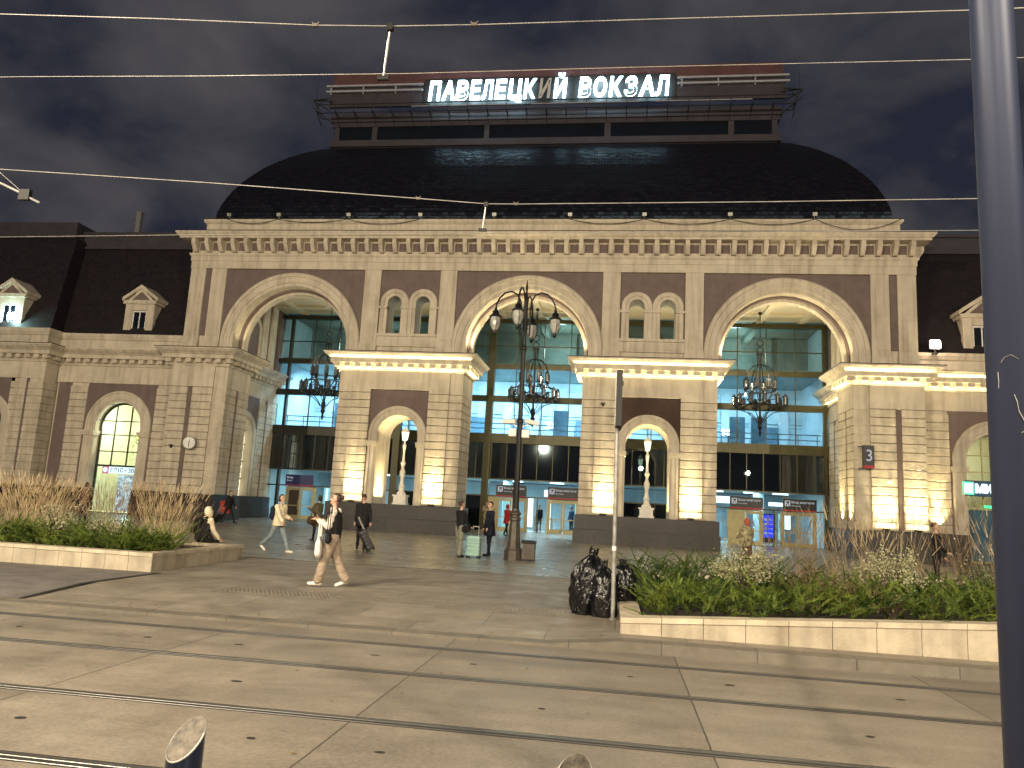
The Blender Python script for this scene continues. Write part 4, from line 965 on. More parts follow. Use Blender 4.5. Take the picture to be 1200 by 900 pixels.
def arc(ax, ay):
    pts = [(.16, 7.36), (.16, 8.3), (.18, 8.55), (.3, 8.78), (.5, 8.88), (.72, 8.82), (.90, 8.62), (.99, 8.4), (1.0, 8.2)]
    return [(ax * r, ay * r, h) for r, h in pts]
for k, (ax, ay) in enumerate(((-1, -.12), (1, .12), (-.12, -1), (.12, 1))):
    a = MB(); a.tube(arc(ax, ay), .03, 7); a.lathe([(.05, 0), (.05, .06)], (ax * .16, ay * .16, 8.28), 8); a.bar((ax * .05, ay * .05, 7.6), (ax * .17, ay * .17, 7.6), .03); o = PL('arm', a, M['iron'], LP)
    h = MB(); h.lathe([(.205, 0), (.215, .03), (.12, .10), (.10, .17), (.12, .19), (.05, .26), (.04, .34)], (0, 0, 0), 12); h.lathe([(.035, -.62), (.07, -.56), (.07, -.5), (.03, -.47)], (0, 0, 0), 8)
    for j in range(4): 
        t = PI / 2 * j + .4; h.tube([(.2 * math.cos(t), .2 * math.sin(t), 0), (.205 * math.cos(t), .205 * math.sin(t), -.25), (.09 * math.cos(t), .09 * math.sin(t), -.47)], .01, 4)
    L_ = PL('lantern', h, M['iron'], LP); L_.location = (ax, ay, 7.96)
    M['lampglass_clear'] = M.get('lampglass_clear') or mat('clear_lamp_bowl', (.40, .39, .36), .12, 0, .25, 9)
    g = MB(); g.lathe([(.155, -.01), (.17, -.15), (.16, -.28), (.11, -.42), (.05, -.47)], (0, 0, 0), 12); PL('lantern_glass', g, M['lampglass_clear'], L_)
for s, dx, ry in ((-1, -.57, .0), (1, .6, -.25)):
    T = thing('security_camera', 'white security camera on the %s side of the street lamp' % ('left' if s < 0 else 'right'), 'camera', (2.12 + dx * .62, 24.9, 4.38), 0, 'security cameras on the lamp post')
    m = MB(); m.box(-.24, .24, -.06, .06, 0, .12, .01); m.box(-.27, .27, -.075, .075, .121, .135); o = PL('housing', m, M['white'], T); o.rotation_euler = (0, -ry * s * .7, R(20 * s))
    m = MB(); m.bar((-s * .05, .03, .02), (-s * .36, .03, -.12), .035); PL('bracket', m, M['white'], T)
for x, z, lb in ((-.16, 3.95, 'left'), (.16, 3.92, 'right')):
    m = MB(); m.box(-.12, .12, -.09, .09, 0, .26, .01); m.box(-.1, .1, -.10, -.091, .05, .2); o = m.build('junction_box', M['white']); o.location = (2.12 + x * 1.35, 24.84, z); tag(o, 'small white junction box on the %s side of the lamp post' % lb, 'box')
# ------------------------------------------------------------------ bin
BN = thing('litter_bin', 'square dark grey litter bin at the foot of the street lamp', 'bin', (2.62, 24.86, 0))
m = MB(); m.box(-.20, .20, -.18, .18, .02, .54); PL('body', m, M['postgrey'], BN)
m = MB(); m.box(-.225, .225, -.2, .2, .545, .64, .02); m.box(-.16, .16, -.206, -.2, .56, .62); PL('rim', m, M['iron'], BN)
m = MB(); m.box(-.215, .215, -.195, .195, 0, .06, .0); PL('foot', m, M['iron'], BN)
# ------------------------------------------------------------------ road sign pole (seen edge-on)
SP = thing('sign_pole', 'thin galvanised pole with a narrow dark sign seen edge-on', 'sign pole', (5.36, 12.46, 0))
m = MB(); m.tube([(0, 0, 0), (-.03, 0, 3.95)], .034, 12); m.lathe([(.06, 0), (.06, .02), (.036, .03)], (0, 0, 0), 10); PL('pole', m, M['greysteel'], SP)
m = MB(); m.box(-.062, -.052, -.30, .30, 3.0, 3.92, .0); PL('sign_plate', m, M['greysteel'], SP)
m = MB(); m.box(-.050, .045, -.305, .31, 2.99, 3.90, .012); m.box(-.03, .06, -.06, .06, 3.1, 3.16); m.box(-.03, .06, -.06, .06, 3.7, 3.76); PL('sign_back', m, M['black'], SP)
m = MB(); m.lathe([(.0365, 0), (.0365, .07)], (-.01, 0, 1.05), 12); PL('sticker', m, M['white'], SP)
# ------------------------------------------------------------------ foreground pole and bollards
M['polepaint'] = mat('dark_blue_grey_paint', (.034, .044, .090), .48, .2, .05, 2)
FP = thing('lamp_pole', 'thick dark steel pole close to the camera at the right edge', 'pole', (7.035, 3.5, 0))
m = MB(); m.tube([(0, 0, 0), (0, 0, 9)], [.092, .084], 40); PL('shaft', m, M['polepaint'], FP).data.polygons.foreach_set('use_smooth', [True] * 42)
m = MB(); m.lathe([(.17, 0), (.17, .03), (.11, .05), (.095, .3)], (0, 0, 0), 24); PL('foot', m, M['polepaint'], FP)
tp = MB()
for a0, z0, pts in ((-2.35, 2.34, [(0, 0), (.15, .02), (.4, .03), (.7, .01)]), (-2.5, 2.3, [(0, 0), (.02, -.04), (.0, -.07)]), (-1.9, 2.2, [(0, 0), (.1, -.03), (.15, -.07), (.3, -.1), (.42, -.13)]), (-1.7, 2.04, [(0, 0), (.2, .01), (.4, .0)])):
    tp.tube([(.0925 * math.cos(a0 + dx), .094 * math.sin(a0 + dx), z0 + dz) for dx, dz in pts], .0016, 4)
PL('tape_remnant', tp, M['greysteel'], FP)
M['bollard_top'] = mat('worn_bare_steel', (.085, .07, .054), .55, .4, .55, 26, bump=.15, bscale=30)
M['bollard'] = mat('bollard_blue_black', (.014, .022, .045), .2, .5, .15, 5)
def bollard(x, h, label, ang):
    T = thing('bollard', label, 'bollard', (x, 2.2, 0), ang, 'bollards along the near kerb')
    n = 36; r = .050
    prof = MB(); vs = []; fs = []
    top = lambda a: h - .045 + .045 * math.sin(a) + .02 * math.cos(a)
    for k in range(n):
        a = 2 * PI * k / n; vs.append((r * math.cos(a), r * math.sin(a), 0)); vs.append((r * math.cos(a), r * math.sin(a), top(a) - .004))
    for k in range(n):
        a = 2 * k; b = 2 * ((k + 1) % n); fs.append((a, b, b + 1, a + 1))
    prof.add(vs, fs); o = prof.build('post', M['bollard'], T, True)
    c = MB(); c.add([((r - .003) * math.cos(2 * PI * k / n), (r - .003) * math.sin(2 * PI * k / n), top(2 * PI * k / n) + .001) for k in range(n)], [tuple(range(n))]); c.build('cut_top', M['bollard_top'], T)
    rm = MB(); rm.tube([((r - .001) * math.cos(2 * PI * k / n), (r - .001) * math.sin(2 * PI * k / n), top(2 * PI * k / n) - .002) for k in range(n + 1)], .003, 6); rm.build('rim', M['greysteel'], T)
    return T
bollard(4.172, .962, 'dark steel bollard with a slanted worn top at the bottom left', R(8))
bollard(5.285, .962, 'steel bollard of which only the worn top shows at the bottom middle', R(8))
# ------------------------------------------------------------------ overhead wires
def wire(y, pts, label, r=.011):
    x = [p[0] for p in pts]; x0, x1 = x[0], x[-1]
    P0 = [(x0 - 30, y, pts[0][1] + (pts[0][1] - pts[1][1]) / (x[1] - x[0]) * 6)] + [(a, y, b) for a, b in pts] + [(x1 + 30, y, pts[-1][1] + .3)]
    m = MB(); m.tube(P0, r, 6); o = m.build('overhead_wire', M['wire']); tag(o, label, 'wire', 'overhead tram wires'); return o
wire(5.6, [(-.29, 5.79), (1.27, 5.68), (2.73, 5.56), (3.41, 5.525), (4.13, 5.51), (5.77, 5.5), (7.89, 5.48)], 'topmost overhead tram wire crossing the sky', .005)
wire(9.05, [(-3.3, 7.35), (-.5, 7.28), (2.48, 7.23), (5.5, 7.23), (9.43, 7.21)], 'thin overhead wire running just above the rooftop letters', .005)
wire(9.05, [(-3.35, 5.94), (-.24, 5.72), (2.73, 5.48), (3.62, 5.405), (4.01, 5.40), (7.06, 5.42), (9.42, 5.45)], 'overhead tram wire crossing in front of the dome', .0065)
wire(14, [(-7.85, 6.76), (-3.64, 6.82), (10.79, 6.94), (11.65, 6.95)], 'lowest overhead wire, level with the main cornice', .007)
def clamp(x, y, z, label):
    m = MB(); m.box(-.024, .024, -.01, .01, -.014, .014); m.bar((-.02, 0, .01), (-.03, 0, .03), .009); m.bar((.02, 0, .01), (.03, 0, .03), .009)
    o = m.build('wire_clamp', M['postgrey']); o.location = (x, y, z); tag(o, label, 'clamp', 'clamps on the overhead wires')
clamp(2.73, 5.6, 5.56, 'clamp on the topmost wire, left of the hanging rod'); clamp(4.10, 5.6, 5.512, 'clamp on the topmost wire above the sign')
clamp(2.73, 9.05, 5.48, 'clamp on the wire in front of the dome, left one'); clamp(4.0, 9.05, 5.40, 'clamp on the wire in front of the dome, right one')
def hanger(p, q, label):
    T = thing('wire_hanger', label, 'wire hanger', p); d = Vector(q) - Vector(p)
    m = MB(); m.tube([(0, 0, 0), d * .25], .008, 6); m.tube([d * .25, d * .8], .011, 8); m.tube([d * .8, d], .008, 6); PL('insulator_rod', m, M['greysteel'], T)
    m = MB(); m.box(d.x - .05, d.x + .05, d.y - .015, d.y + .015, d.z - .02, d.z + .015); PL('clip', m, M['iron'], T)
    m = MB(); m.box(-.025, .025, -.02, .02, -.03, .03); PL('clip', m, M['iron'], T)
hanger((3.39, 5.6, 5.515), (3.33, 5.7, 5.12), 'rod hanging from the topmost wire left of the rooftop sign')
hanger((3.62, 9.05, 5.395), (3.585, 9.1, 5.08), 'short rod hanging from the wire in front of the cornice')
T = thing('wire_insulator', 'pale insulator rod on a span wire at the left edge', 'insulator', (-3.31, 9.05, 5.73))
m = MB(); m.tube([(-6, 0, 2.4), (-.2, 0, .10)], .006, 5); m.tube([(-.6, 0, .26), (.45, 0, -.19)], .018, 8); m.tube([(-1.5, 0, 1.25), (.35, 0, -.12)], .004, 4); m.tube([(.5, 0, -.22), (.66, 0, -.29)], .016, 6); PL('rod', m, M['wire'], T)
m = MB(); m.box(.34, .5, -.03, .03, -.25, -.1); PL('clamp', m, M['iron'], T)

# ------------------------------------------------------------------ bright floodlights on the wings
def flood(x, y, z, col, st, label, tgt):
    T = thing('floodlight', label, 'floodlight', (x, y, z))
    m = MB(); m.box(-.30, .30, 0, .16, -.26, .26, .02); m.bar((0, .08, -.16), (0, .08, -.45), .05); m.box(-.15, .15, 0, .16, -.5, -.44); PL('housing', m, M['black'], T)
    m = MB(); m.box(-.26, .26, -.02, -.003, -.22, .22, .05); PL('lens', m, emit('floodlight_lens', col, st), T)
flood(-32.6, 42.0, 11.85, (.65, 1.0, .98), 60, 'white-cyan floodlight glaring on the far left roof edge', None)
flood(-33.6, 42.0, 12.0, (.65, 1.0, .98), 12, 'small dim floodlight beside the left dormer', None)
flood(21.75, 42.2, 11.35, (1.0, .78, .6), 55, 'warm floodlight glaring on the right wing roof edge', None)
# ================================================================== GROUND
def slabmat():
    """concrete tram slabs: joints across the track every 2.87 m, tyre polish, stains"""
    m, nt, out = nodes_of('tram_slab_concrete'); N = nt.nodes.new; L = nt.links.new
    b = N('ShaderNodeBsdfPrincipled'); L(b.outputs[0], out.inputs[0])
    geo = N('ShaderNodeNewGeometry'); sep = N('ShaderNodeSeparateXYZ'); L(geo.outputs['Position'], sep.inputs[0])
    def math_(op, a, bb=None, c=None):
        n = N('ShaderNodeMath'); n.operation = op
        for i, v in enumerate((a, bb, c)):
            if v is None: continue
            if isinstance(v, (int, float)): n.inputs[i].default_value = v
            else: L(v, n.inputs[i])
        return n.outputs[0]
    nj = N('ShaderNodeTexNoise'); nj.inputs['Scale'].default_value = 5; L(geo.outputs['Position'], nj.inputs['Vector'])
    wob = math_('MULTIPLY', math_('SUBTRACT', nj.outputs['Fac'], .5), .014)
    xx = math_('ADD', math_('ADD', sep.outputs[0], wob), -0.42 + 2.87 * 100)
    fx = math_('FRACT', math_('DIVIDE', xx, 2.87))
    dist = math_('MULTIPLY', math_('MINIMUM', fx, math_('SUBTRACT', 1, fx)), 2.87)
    joint = math_('LESS_THAN', dist, .008)
    cell = math_('FLOOR', math_('DIVIDE', xx, 2.87))
    wn = N('ShaderNodeTexWhiteNoise'); wn.noise_dimensions = '1D'; L(cell, wn.inputs['W'])
    n1 = N('ShaderNodeTexNoise'); n1.inputs['Scale'].default_value = 1.4; n1.inputs['Detail'].default_value = 9; n1.inputs['Roughness'].default_value = .68; L(geo.outputs['Position'], n1.inputs['Vector'])
    mp = N('ShaderNodeMapping'); mp.inputs['Scale'].default_value = (.35, 2.2, 1); L(geo.outputs['Position'], mp.inputs[0])
    n2 = N('ShaderNodeTexNoise'); n2.inputs['Scale'].default_value = 1.2; n2.inputs['Detail'].default_value = 6; L(mp.outputs[0], n2.inputs['Vector'])
    n4 = N('ShaderNodeTexNoise'); n4.inputs['Scale'].default_value = 28; n4.inputs['Detail'].default_value = 6; n4.inputs['Roughness'].default_value = .7; L(geo.outputs['Position'], n4.inputs['Vector'])
    v = math_('ADD', math_('MULTIPLY', n1.outputs['Fac'], .55), math_('MULTIPLY', n2.outputs['Fac'], .30))
    v = math_('ADD', v, math_('MULTIPLY', math_('SUBTRACT', n4.outputs['Fac'], .42), .55))
    v = math_('ADD', v, math_('MULTIPLY', wn.outputs[0], .12))
    rp = N('ShaderNodeValToRGB'); rp.color_ramp.elements[0].position = .33; rp.color_ramp.elements[1].position = .72
    rp.color_ramp.elements[0].color = (.125, .107, .086, 1); rp.color_ramp.elements[1].color = (.285, .246, .198, 1); L(v, rp.inputs[0])
    mx = N('ShaderNodeMixRGB'); mx.inputs[2].default_value = (.06, .05, .04, 1); L(joint, mx.inputs[0]); L(rp.outputs[0], mx.inputs[1]); L(mx.outputs[0], b.inputs['Base Color'])
    rr = N('ShaderNodeMapRange'); rr.inputs[1].default_value = .3; rr.inputs[2].default_value = .75; rr.inputs[3].default_value = .42; rr.inputs[4].default_value = .75; L(n1.outputs['Fac'], rr.inputs[0]); L(rr.outputs[0], b.inputs['Roughness'])
    n3 = N('ShaderNodeTexNoise'); n3.inputs['Scale'].default_value = 90; n3.inputs['Detail'].default_value = 4; L(geo.outputs['Position'], n3.inputs['Vector'])
    bp = N('ShaderNodeBump'); bp.inputs['Strength'].default_value = .35; bp.inputs['Distance'].default_value = .006; L(n3.outputs['Fac'], bp.inputs['Height']); L(bp.outputs[0], b.inputs['Normal'])
    return m
M['slab'] = slabmat()
M['apron'] = brickmat('apron_paving', (.19, .164, .132), (.24, .207, .166), (.095, .082, .066), 1.9, 1.05, .008, .55, 'xy', .15, .5, .14, .30, 1.3, (.3, .25, 0))
M['paving'] = brickmat('plaza_paving', (.145, .132, .108), (.31, .285, .23), (.075, .068, .057), .9, .45, .012, .34, 'xy', .015, .5, .10, .30, .9)
M['asphalt'] = mat('old_asphalt', (.17, .155, .145), .7, 0, .2, 2.2, bump=.5, bscale=120, spec=.35)
M['kerb'] = brickmat('kerb_granite', (.13, .113, .09), (.16, .14, .112), (.07, .06, .05), 1.2, 3, .008, .55, 'xy', .3, 0, .1, .25, 3)
M['earth'] = mat('dark_ground', (.06, .055, .05), .8, 0, .3, 1)
M['soil'] = mat('bed_soil', (.035, .026, .018), .9, 0, .4, 6, bump=.8, bscale=20)
M['tactile'] = mat('tactile_paving', (.20, .175, .14), .6, 0, .2, 3)
g = MB(); g.quad((-900, -900, -.32), (900, -900, -.32), (900, 900, -.32), (-900, 900, -.32)); struct(g.build('ground', M['earth']))
g = MB(); g.box(-120, 120, 3.0, 10.70, -.31, -.15); struct(g.build('road', M['slab']))
g = MB(); g.box(-120, 120, -30, 2.72, -.31, 0); g2 = struct(g.build('near_pavement', M['apron']))
g = MB(); g.box(-120, 120, 2.722, 2.998, -.31, .0, .01); struct(g.build('near_kerb', M['kerb']))
# plaza: flush dropped kerb on the left, full kerb in front of the right planter, gentle rise to the doors
def zg(x, y):
    t = min(1, max(0, (x - 4.5) / 1.0)); low = -.10 * (1 - t)
    if y < 12.5: z = low * (12.5 - max(y, 10.72)) / (12.5 - 10.72)
    else: z = 0
    if y > 40: z = .15 * min(1, (y - 40) / 8)
    return z
def sheet(name, xs, ys, m, dz=0, zf=zg):
    mb = MB(); nx = len(xs)
    vs = [(x, y, zf(x, y) + dz) for y in ys for x in xs]; fs = []
    for j in range(len(ys) - 1):
        for i in range(nx - 1): fs.append((j * nx + i, j * nx + i + 1, (j + 1) * nx + i + 1, (j + 1) * nx + i))
    mb.add(vs, fs); return mb.build(name, m)
XS = [-120, -60, -30, -12, -3.5, 0, 4.5, 4.7, 5.0, 5.3, 5.5, 9, 20, 60, 120]
struct(sheet('pavement', XS, [10.72, 11.2, 11.8, 12.5, 19.4], M['apron']))
struct(sheet('plaza', XS, [19.4, 30, 40, 44, 48, 50.4], M['paving']))
struct(sheet('plaza_far', [-120, -30, 30, 120], [50.4, 200], M['paving'], -.06, lambda x, y: .15))
k = MB()
n = len(XS)
for i in range(len(XS) - 1):
    a, b = XS[i], XS[i + 1]
    za, zb = zg(a, 10.72), zg(b, 10.72)
    k.hull8([(a, 10.50, -.3), (b, 10.50, -.3), (b, 10.716, -.3), (a, 10.716, -.3), (a, 10.50, za - .012), (b, 10.50, zb - .012), (b, 10.716, zb + .002), (a, 10.716, za + .002)])
struct(k.build('kerb', M['kerb']))
struct(sheet('asphalt_patch', [-120, -30, -12, -3.42], [10.74, 11.2, 11.8, 12.5, 14.42], M['asphalt'], .004))
j = MB(); j.add([(-3.44, 14.4, .0085), (-3.58, 14.4, .0085), (-3.52, 12.2, .0075), (-3.40, 12.2, .0075), (-3.46, 10.74, -.088), (-3.36, 10.74, -.088)], [(0, 1, 2, 3), (3, 2, 4, 5)]); struct(j.build('asphalt_joint', M['railbed']))
j = MB()
for i in range(14): j.box(-4.2 + .62 * i, -3.6 + .62 * i, 19.37, 19.43, .001, .005)
struct(j.build('paving_joint', M['railbed']))
t = MB()
x = -1.2
while x < 4.75:
    for r_ in range(4): t.box(x, x + .035, 12.52 + r_ * .15, 12.62 + r_ * .15, .0, .006, .001)
    x += .075
struct(t.build('tactile_paving', M['tactile']))
for y in (4.86, 6.40, 8.22, 9.77):
    r_ = MB(); r_.box(-120, 120, y - .085, y + .075, -.155, -.146); a = struct(r_.build('tram_rail_groove', M['railbed']))
    r_ = MB(); r_.box(-120, 120, y - .012, y + .045, -.15, -.1405, .002); r_.box(-120, 120, y - .075, y - .06, -.15, -.142, .002); struct(r_.build('tram_rail', M['steel']))
# lifting slots in the slabs
mk = MB()
for i in range(-5, 7):
    x0 = .42 + 2.87 * i
    for y, xs in ((5.65, (.45, 2.3)), (7.3, (1.45,)), (9.0, (.5, 2.25))):
        for dx in xs:
            xx, yy = x0 + dx + random.uniform(-.06, .06), y + random.uniform(-.04, .04)
            n = 12; rx, ry = random.uniform(.035, .06), random.uniform(.022, .035)
            mk.add([(xx + rx * math.cos(2 * PI * q / n), yy + ry * math.sin(2 * PI * q / n), -.1465) for q in range(n)], [tuple(range(n))])
struct(mk.build('slab_lifting_marks', M['railbed']))
# fallen leaves and litter on the ground
lv = MB()
for q in range(160):
    x, y = random.uniform(-8, 11), random.choice((random.uniform(4.2, 10.3), random.uniform(10.9, 19), random.uniform(10.55, 11.05)))
    if -3.9 > x and y > 14.2: continue
    if x > 5.3 and y > 11: continue
    z = (-.15 if y < 10.7 else zg(x, y)) + .006; a = random.uniform(0, 6.28); s = random.uniform(.012, .03)
    lv.add([(x + s * math.cos(a), y + s * math.sin(a), z), (x + s * .5 * math.cos(a + 1.6), y + s * .5 * math.sin(a + 1.6), z + .006), (x - s * math.cos(a), y - s * math.sin(a), z), (x - s * .5 * math.cos(a + 1.6), y - s * .5 * math.sin(a + 1.6), z + .004)], [(0, 1, 2, 3)])
o = lv.build('fallen_leaves', leafmat('dry_leaf', (.10, .06, .02), (.22, .15, .06), 8, 0)); o['kind'] = 'stuff'; o['label'] = 'small dry leaves and litter scattered over the road and pavement'; o['category'] = 'leaves'

# ================================================================== PLANTERS
M['limestone'] = mat('pale_limestone', (.44, .38, .285), .7, 0, .15, 2.5, bump=.35, bscale=30, stain=.45, rvar=.1)
M['limestone_cap'] = mat('pale_limestone_cap', (.50, .43, .32), .65, 0, .2, 2.6, bump=.3, bscale=30, rvar=.1)
def wall_run(mbw, mbc, p, q, h0, h1, nrm, blk, base=0):
    """row of limestone blocks from p to q with coping; nrm points to the inside of the bed"""
    p = Vector((p[0], p[1], 0)); q = Vector((q[0], q[1], 0)); d = q - p; Ln = d.length; d.normalize(); nv = Vector((nrm[0], nrm[1], 0))
    n = max(1, round(Ln / blk))
    for i in range(n):
        a, b = Ln * i / n + .004, Ln * (i + 1) / n - .004
        ha, hb = h0 + (h1 - h0) * a / Ln, h0 + (h1 - h0) * b / Ln
        A, B_ = p + d * a, p + d * b; t = random.uniform(-.004, .004)
        A2, B2 = A + nv * .26, B_ + nv * .26; A = A + nv * (.02 + t); B_ = B_ + nv * (.02 + t)
        c = .075
        mbw.hull8([(*A.xy, base - .05), (*B_.xy, base - .05), (*B2.xy, base - .05), (*A2.xy, base - .05), (*A.xy, ha - c), (*B_.xy, hb - c), (*B2.xy, hb - c), (*A2.xy, ha - c)])
        A, B_ = p + d * a + nv * (0 + t), p + d * b + nv * (0 + t)
        A2, B2 = A + nv * .30, B_ + nv * .30
        mbc.hull8([(*A.xy, ha - c + .004), (*B_.xy, hb - c + .004), (*B2.xy, hb - c + .004), (*A2.xy, ha - c + .004), (*A.xy, ha), (*B_.xy, hb), (*B2.xy, hb), (*A2.xy, ha)])
def planter(label, loc, runs, soilpoly):
    T = thing('planter', label, 'planter', loc)
    w_ = MB(); c = MB()
    for r_ in runs: wall_run(w_, c, *r_)
    P('block_wall', w_, M['limestone'], T); P('coping', c, M['limestone_cap'], T)
    s = MB(); s.add(soilpoly, [tuple(range(len(soilpoly)))]); P('soil', s, M['soil'], T)
    return T
planter('low pale limestone planter on the left with grasses and juniper', (-8, 16, 0),
        [((-16, 14.45), (-3.72, 14.45), .40, .365, (0, 1), .52), ((-3.72, 14.46), (-3.9, 18.6), .365, .36, (-1, -.02), .6), ((-3.92, 18.62), (-16, 18.62), .36, .40, (0, -1), .6)],
        [(-16, 14.5, .30), (-3.95, 14.5, .27), (-4.1, 18.5, .27), (-16, 18.5, .30)])
planter('pale limestone planter on the right, its wall getting taller to the right', (9, 14, 0),
        [((5.47, 11.06), (20, 11.06), .215, .98, (0, 1), .55), ((5.47, 11.07), (5.40, 18.0), .215, .32, (1, .01), .6), ((5.42, 18.02), (20, 18.02), .32, .9, (0, -1), .7)],
        [(5.55, 11.2, .15), (20, 11.2, .85), (20, 17.9, .8), (5.5, 17.9, .22)])

# ================================================================== PLANTS
M['juniper'] = leafmat('juniper_needles', (.028, .065, .010), (.25, .32, .05), 4.0, .3)
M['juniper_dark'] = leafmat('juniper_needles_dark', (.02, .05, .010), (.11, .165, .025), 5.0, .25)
M['straw'] = leafmat('straw_stems', (.44, .33, .18), (.85, .70, .46), 6.0, .35)
M['russet'] = leafmat('russet_stems', (.22, .14, .075), (.42, .30, .18), 6.0, .3)
M['greenblade'] = leafmat('green_blades', (.06, .12, .02), (.20, .26, .06), 6.0, .3)
M['paleleaf'] = leafmat('pale_variegated_leaves', (.26, .27, .13), (.66, .62, .40), 14.0, .25)
M['dryleaf'] = leafmat('dry_brown_leaves', (.10, .08, .035), (.30, .23, .11), 12.0, .25)
M['twig'] = mat('dark_twig', (.06, .04, .025), .8)
rnd = random.uniform
def blade(mb, p, d, length, w, bend, seg=4, tip=.15):
    """one arching strip leaf"""
    p = Vector(p); d = Vector(d).normalized(); side = d.cross(Vector((0, 0, 1))); side = Vector((1, 0, 0)) if side.length < 1e-3 else side.normalized()
    side = (Matrix.Rotation(rnd(0, 3.14), 3, d) @ side)
    vs = []; o = []
    for i in range(seg + 1):
        t = i / seg; ww = w * (1 - (1 - tip) * t) * .5
        vs += [tuple(p - side * ww), tuple(p + side * ww)]
        p = p + d * (length / seg); d = (d + Vector((0, 0, -bend / seg))).normalized()
    mb.add(vs, [(2 * i, 2 * i + 1, 2 * i + 3, 2 * i + 2) for i in range(seg)])
    return p, d
def frond(mb, p, d, length, dens=26):
    """juniper spray: an arching twig with short needle tufts to both sides"""
    p = Vector(p); d = Vector(d).normalized()
    for i in range(dens):
        t = i / dens
        for k in range(5):
            side = Vector((rnd(-1, 1), rnd(-1, 1), rnd(-.4, .9)))
            dd = (d * 1.1 + side * .85).normalized(); ln = (.022 + .06 * (1 - t)) * rnd(.7, 1.3)
            u = dd.cross(Vector((rnd(-1, 1), rnd(-1, 1), rnd(-1, 1)))); u = u.normalized() * .0045 if u.length > .01 else Vector((.0045, 0, 0))
            mb.add([tuple(p - u), tuple(p + u), tuple(p + dd * ln + u * .3), tuple(p + dd * ln - u * .3)], [(0, 1, 2, 3)])
        p = p + d * (length / dens); d = (d + Vector((0, 0, -.018 + rnd(-.02, .03)))).normalized()
def juniper(name, label, region, count, base, hmin, hmax, dirs, m):
    mb = MB()
    for q in range(count):
        x, y = region(); z = base(x, y)
        a = rnd(0, 2 * PI); out_ = dirs(x, y)
        d = (math.cos(a) * .6 + out_[0], math.sin(a) * .6 + out_[1], rnd(.25, .85))
        frond(mb, (x, y, z), d, rnd(hmin, hmax))
    o = mb.build(name, m); o['kind'] = 'stuff'; o['label'] = label; o['category'] = 'ground cover'; return o
def blob(mb, region, n, base, top):
    pass
juniper('juniper', 'low green juniper spreading over the front of the left planter', lambda: (-3.95 - 9 * random.random() ** 1.15, rnd(14.72, 16.0)), 900, lambda x, y: rnd(.28, .60), .38, .66, lambda x, y: (0.25 if x > -5 else 0, -.35), M['juniper'])
juniper('juniper', 'bright green juniper filling the front of the right planter', lambda: (5.8 + 9 * random.random(), rnd(11.40, 13.6)), 900, lambda x, y: .12 + .05 * (x - 5.47) + rnd(.0, .30), .32, .58, lambda x, y: (-.25 if x < 6.3 else 0, -.3), M['juniper'])
juniper('juniper', 'taller dark juniper at the back left of the right planter', lambda: (5.75 + 2.6 * random.random(), rnd(13.4, 16.5)), 260, lambda x, y: .2 + rnd(.05, .45), .4, .75, lambda x, y: (-.15, -.15), M['juniper_dark'])
juniper('juniper', 'darker juniper in the middle of the right planter', lambda: (8 + 7 * random.random(), rnd(13.4, 16.6)), 330, lambda x, y: .12 + .05 * (x - 5.47) + rnd(.0, .30), .35, .65, lambda x, y: (0, -.1), M['juniper_dark'])

def grass(label, x, y, z, h, rad, n, m, plume=True, green=.35, lean=(0, 0), group=None):
    """clump of upright feather grass: green base blades, straw stems with plumes"""
    T = thing('ornamental_grass', label, 'grass', (x, y, z), 0, group)
    g = MB(); s = MB(); pl = MB()
    for q in range(int(n * green)):
        a = rnd(0, 6.28); r = rad * math.sqrt(random.random()) * .8
        blade(g, (r * math.cos(a), r * math.sin(a), 0), (math.cos(a) * .55 + lean[0], math.sin(a) * .55 + lean[1], 1), h * rnd(.35, .65), .012, .9)
    for q in range(n):
        a = rnd(0, 6.28); r = rad * math.sqrt(random.random())
        sp = .16 + .18 * r / rad
        e, d = blade(s, (r * math.cos(a), r * math.sin(a), 0), (math.cos(a) * sp + lean[0] + random.gauss(0, .10), math.sin(a) * sp + lean[1] + random.gauss(0, .08), 1), h * rnd(.5, .95), .006, rnd(.02, .4), 3, .6)
        if plume:
            for k in range(3): blade(pl, e - d * .05, d + Vector((rnd(-.05, .05), rnd(-.05, .05), 0)), h * rnd(.14, .24), rnd(.007, .015), rnd(0, .3), 3, .1)
    if green > 0: g.build('leaf_blades', M['greenblade'], T)
    s.build('stems', m, T)
    if plume: pl.build('plumes', m, T)
    return T
gl_ = 'feather grasses in the left planter'; gr_ = 'dry grasses in the right planter'
for (x, y, h, rad, n, m, lb) in (
    (-8.45, 16.1, 1.18, .42, 280, 'straw', 'tall straw-coloured feather grass at the far left edge of the left planter'),
    (-7.85, 16.2, 1.22, .38, 320, 'straw', 'tall dense straw feather grass, second from the left edge'),
    (-7.40, 16.3, 1.10, .26, 170, 'straw', 'straw feather grass bordering the pale shrub on the left'),
    (-6.15, 16.2, 1.12, .28, 130, 'russet', 'sparse russet grass in the middle of the left planter'),
    (-5.80, 16.3, 1.15, .26, 110, 'russet', 'thin russet grass in front of the lit shop window'),
    (-5.05, 16.5, 1.15, .22, 150, 'straw', 'straw feather grass to the right of the shop window'),
    (-4.68, 16.4, 1.2, .26, 210, 'straw', 'rightmost dense straw feather grass of the left planter'),
    (-4.25, 16.7, .95, .30, 26, 'russet', 'thin see-through grass beside the seated person')):
    grass(lb, x, y, .28, h, rad, n, M[m], True, .35 if m == 'straw' else .15, (0, 0), gl_)
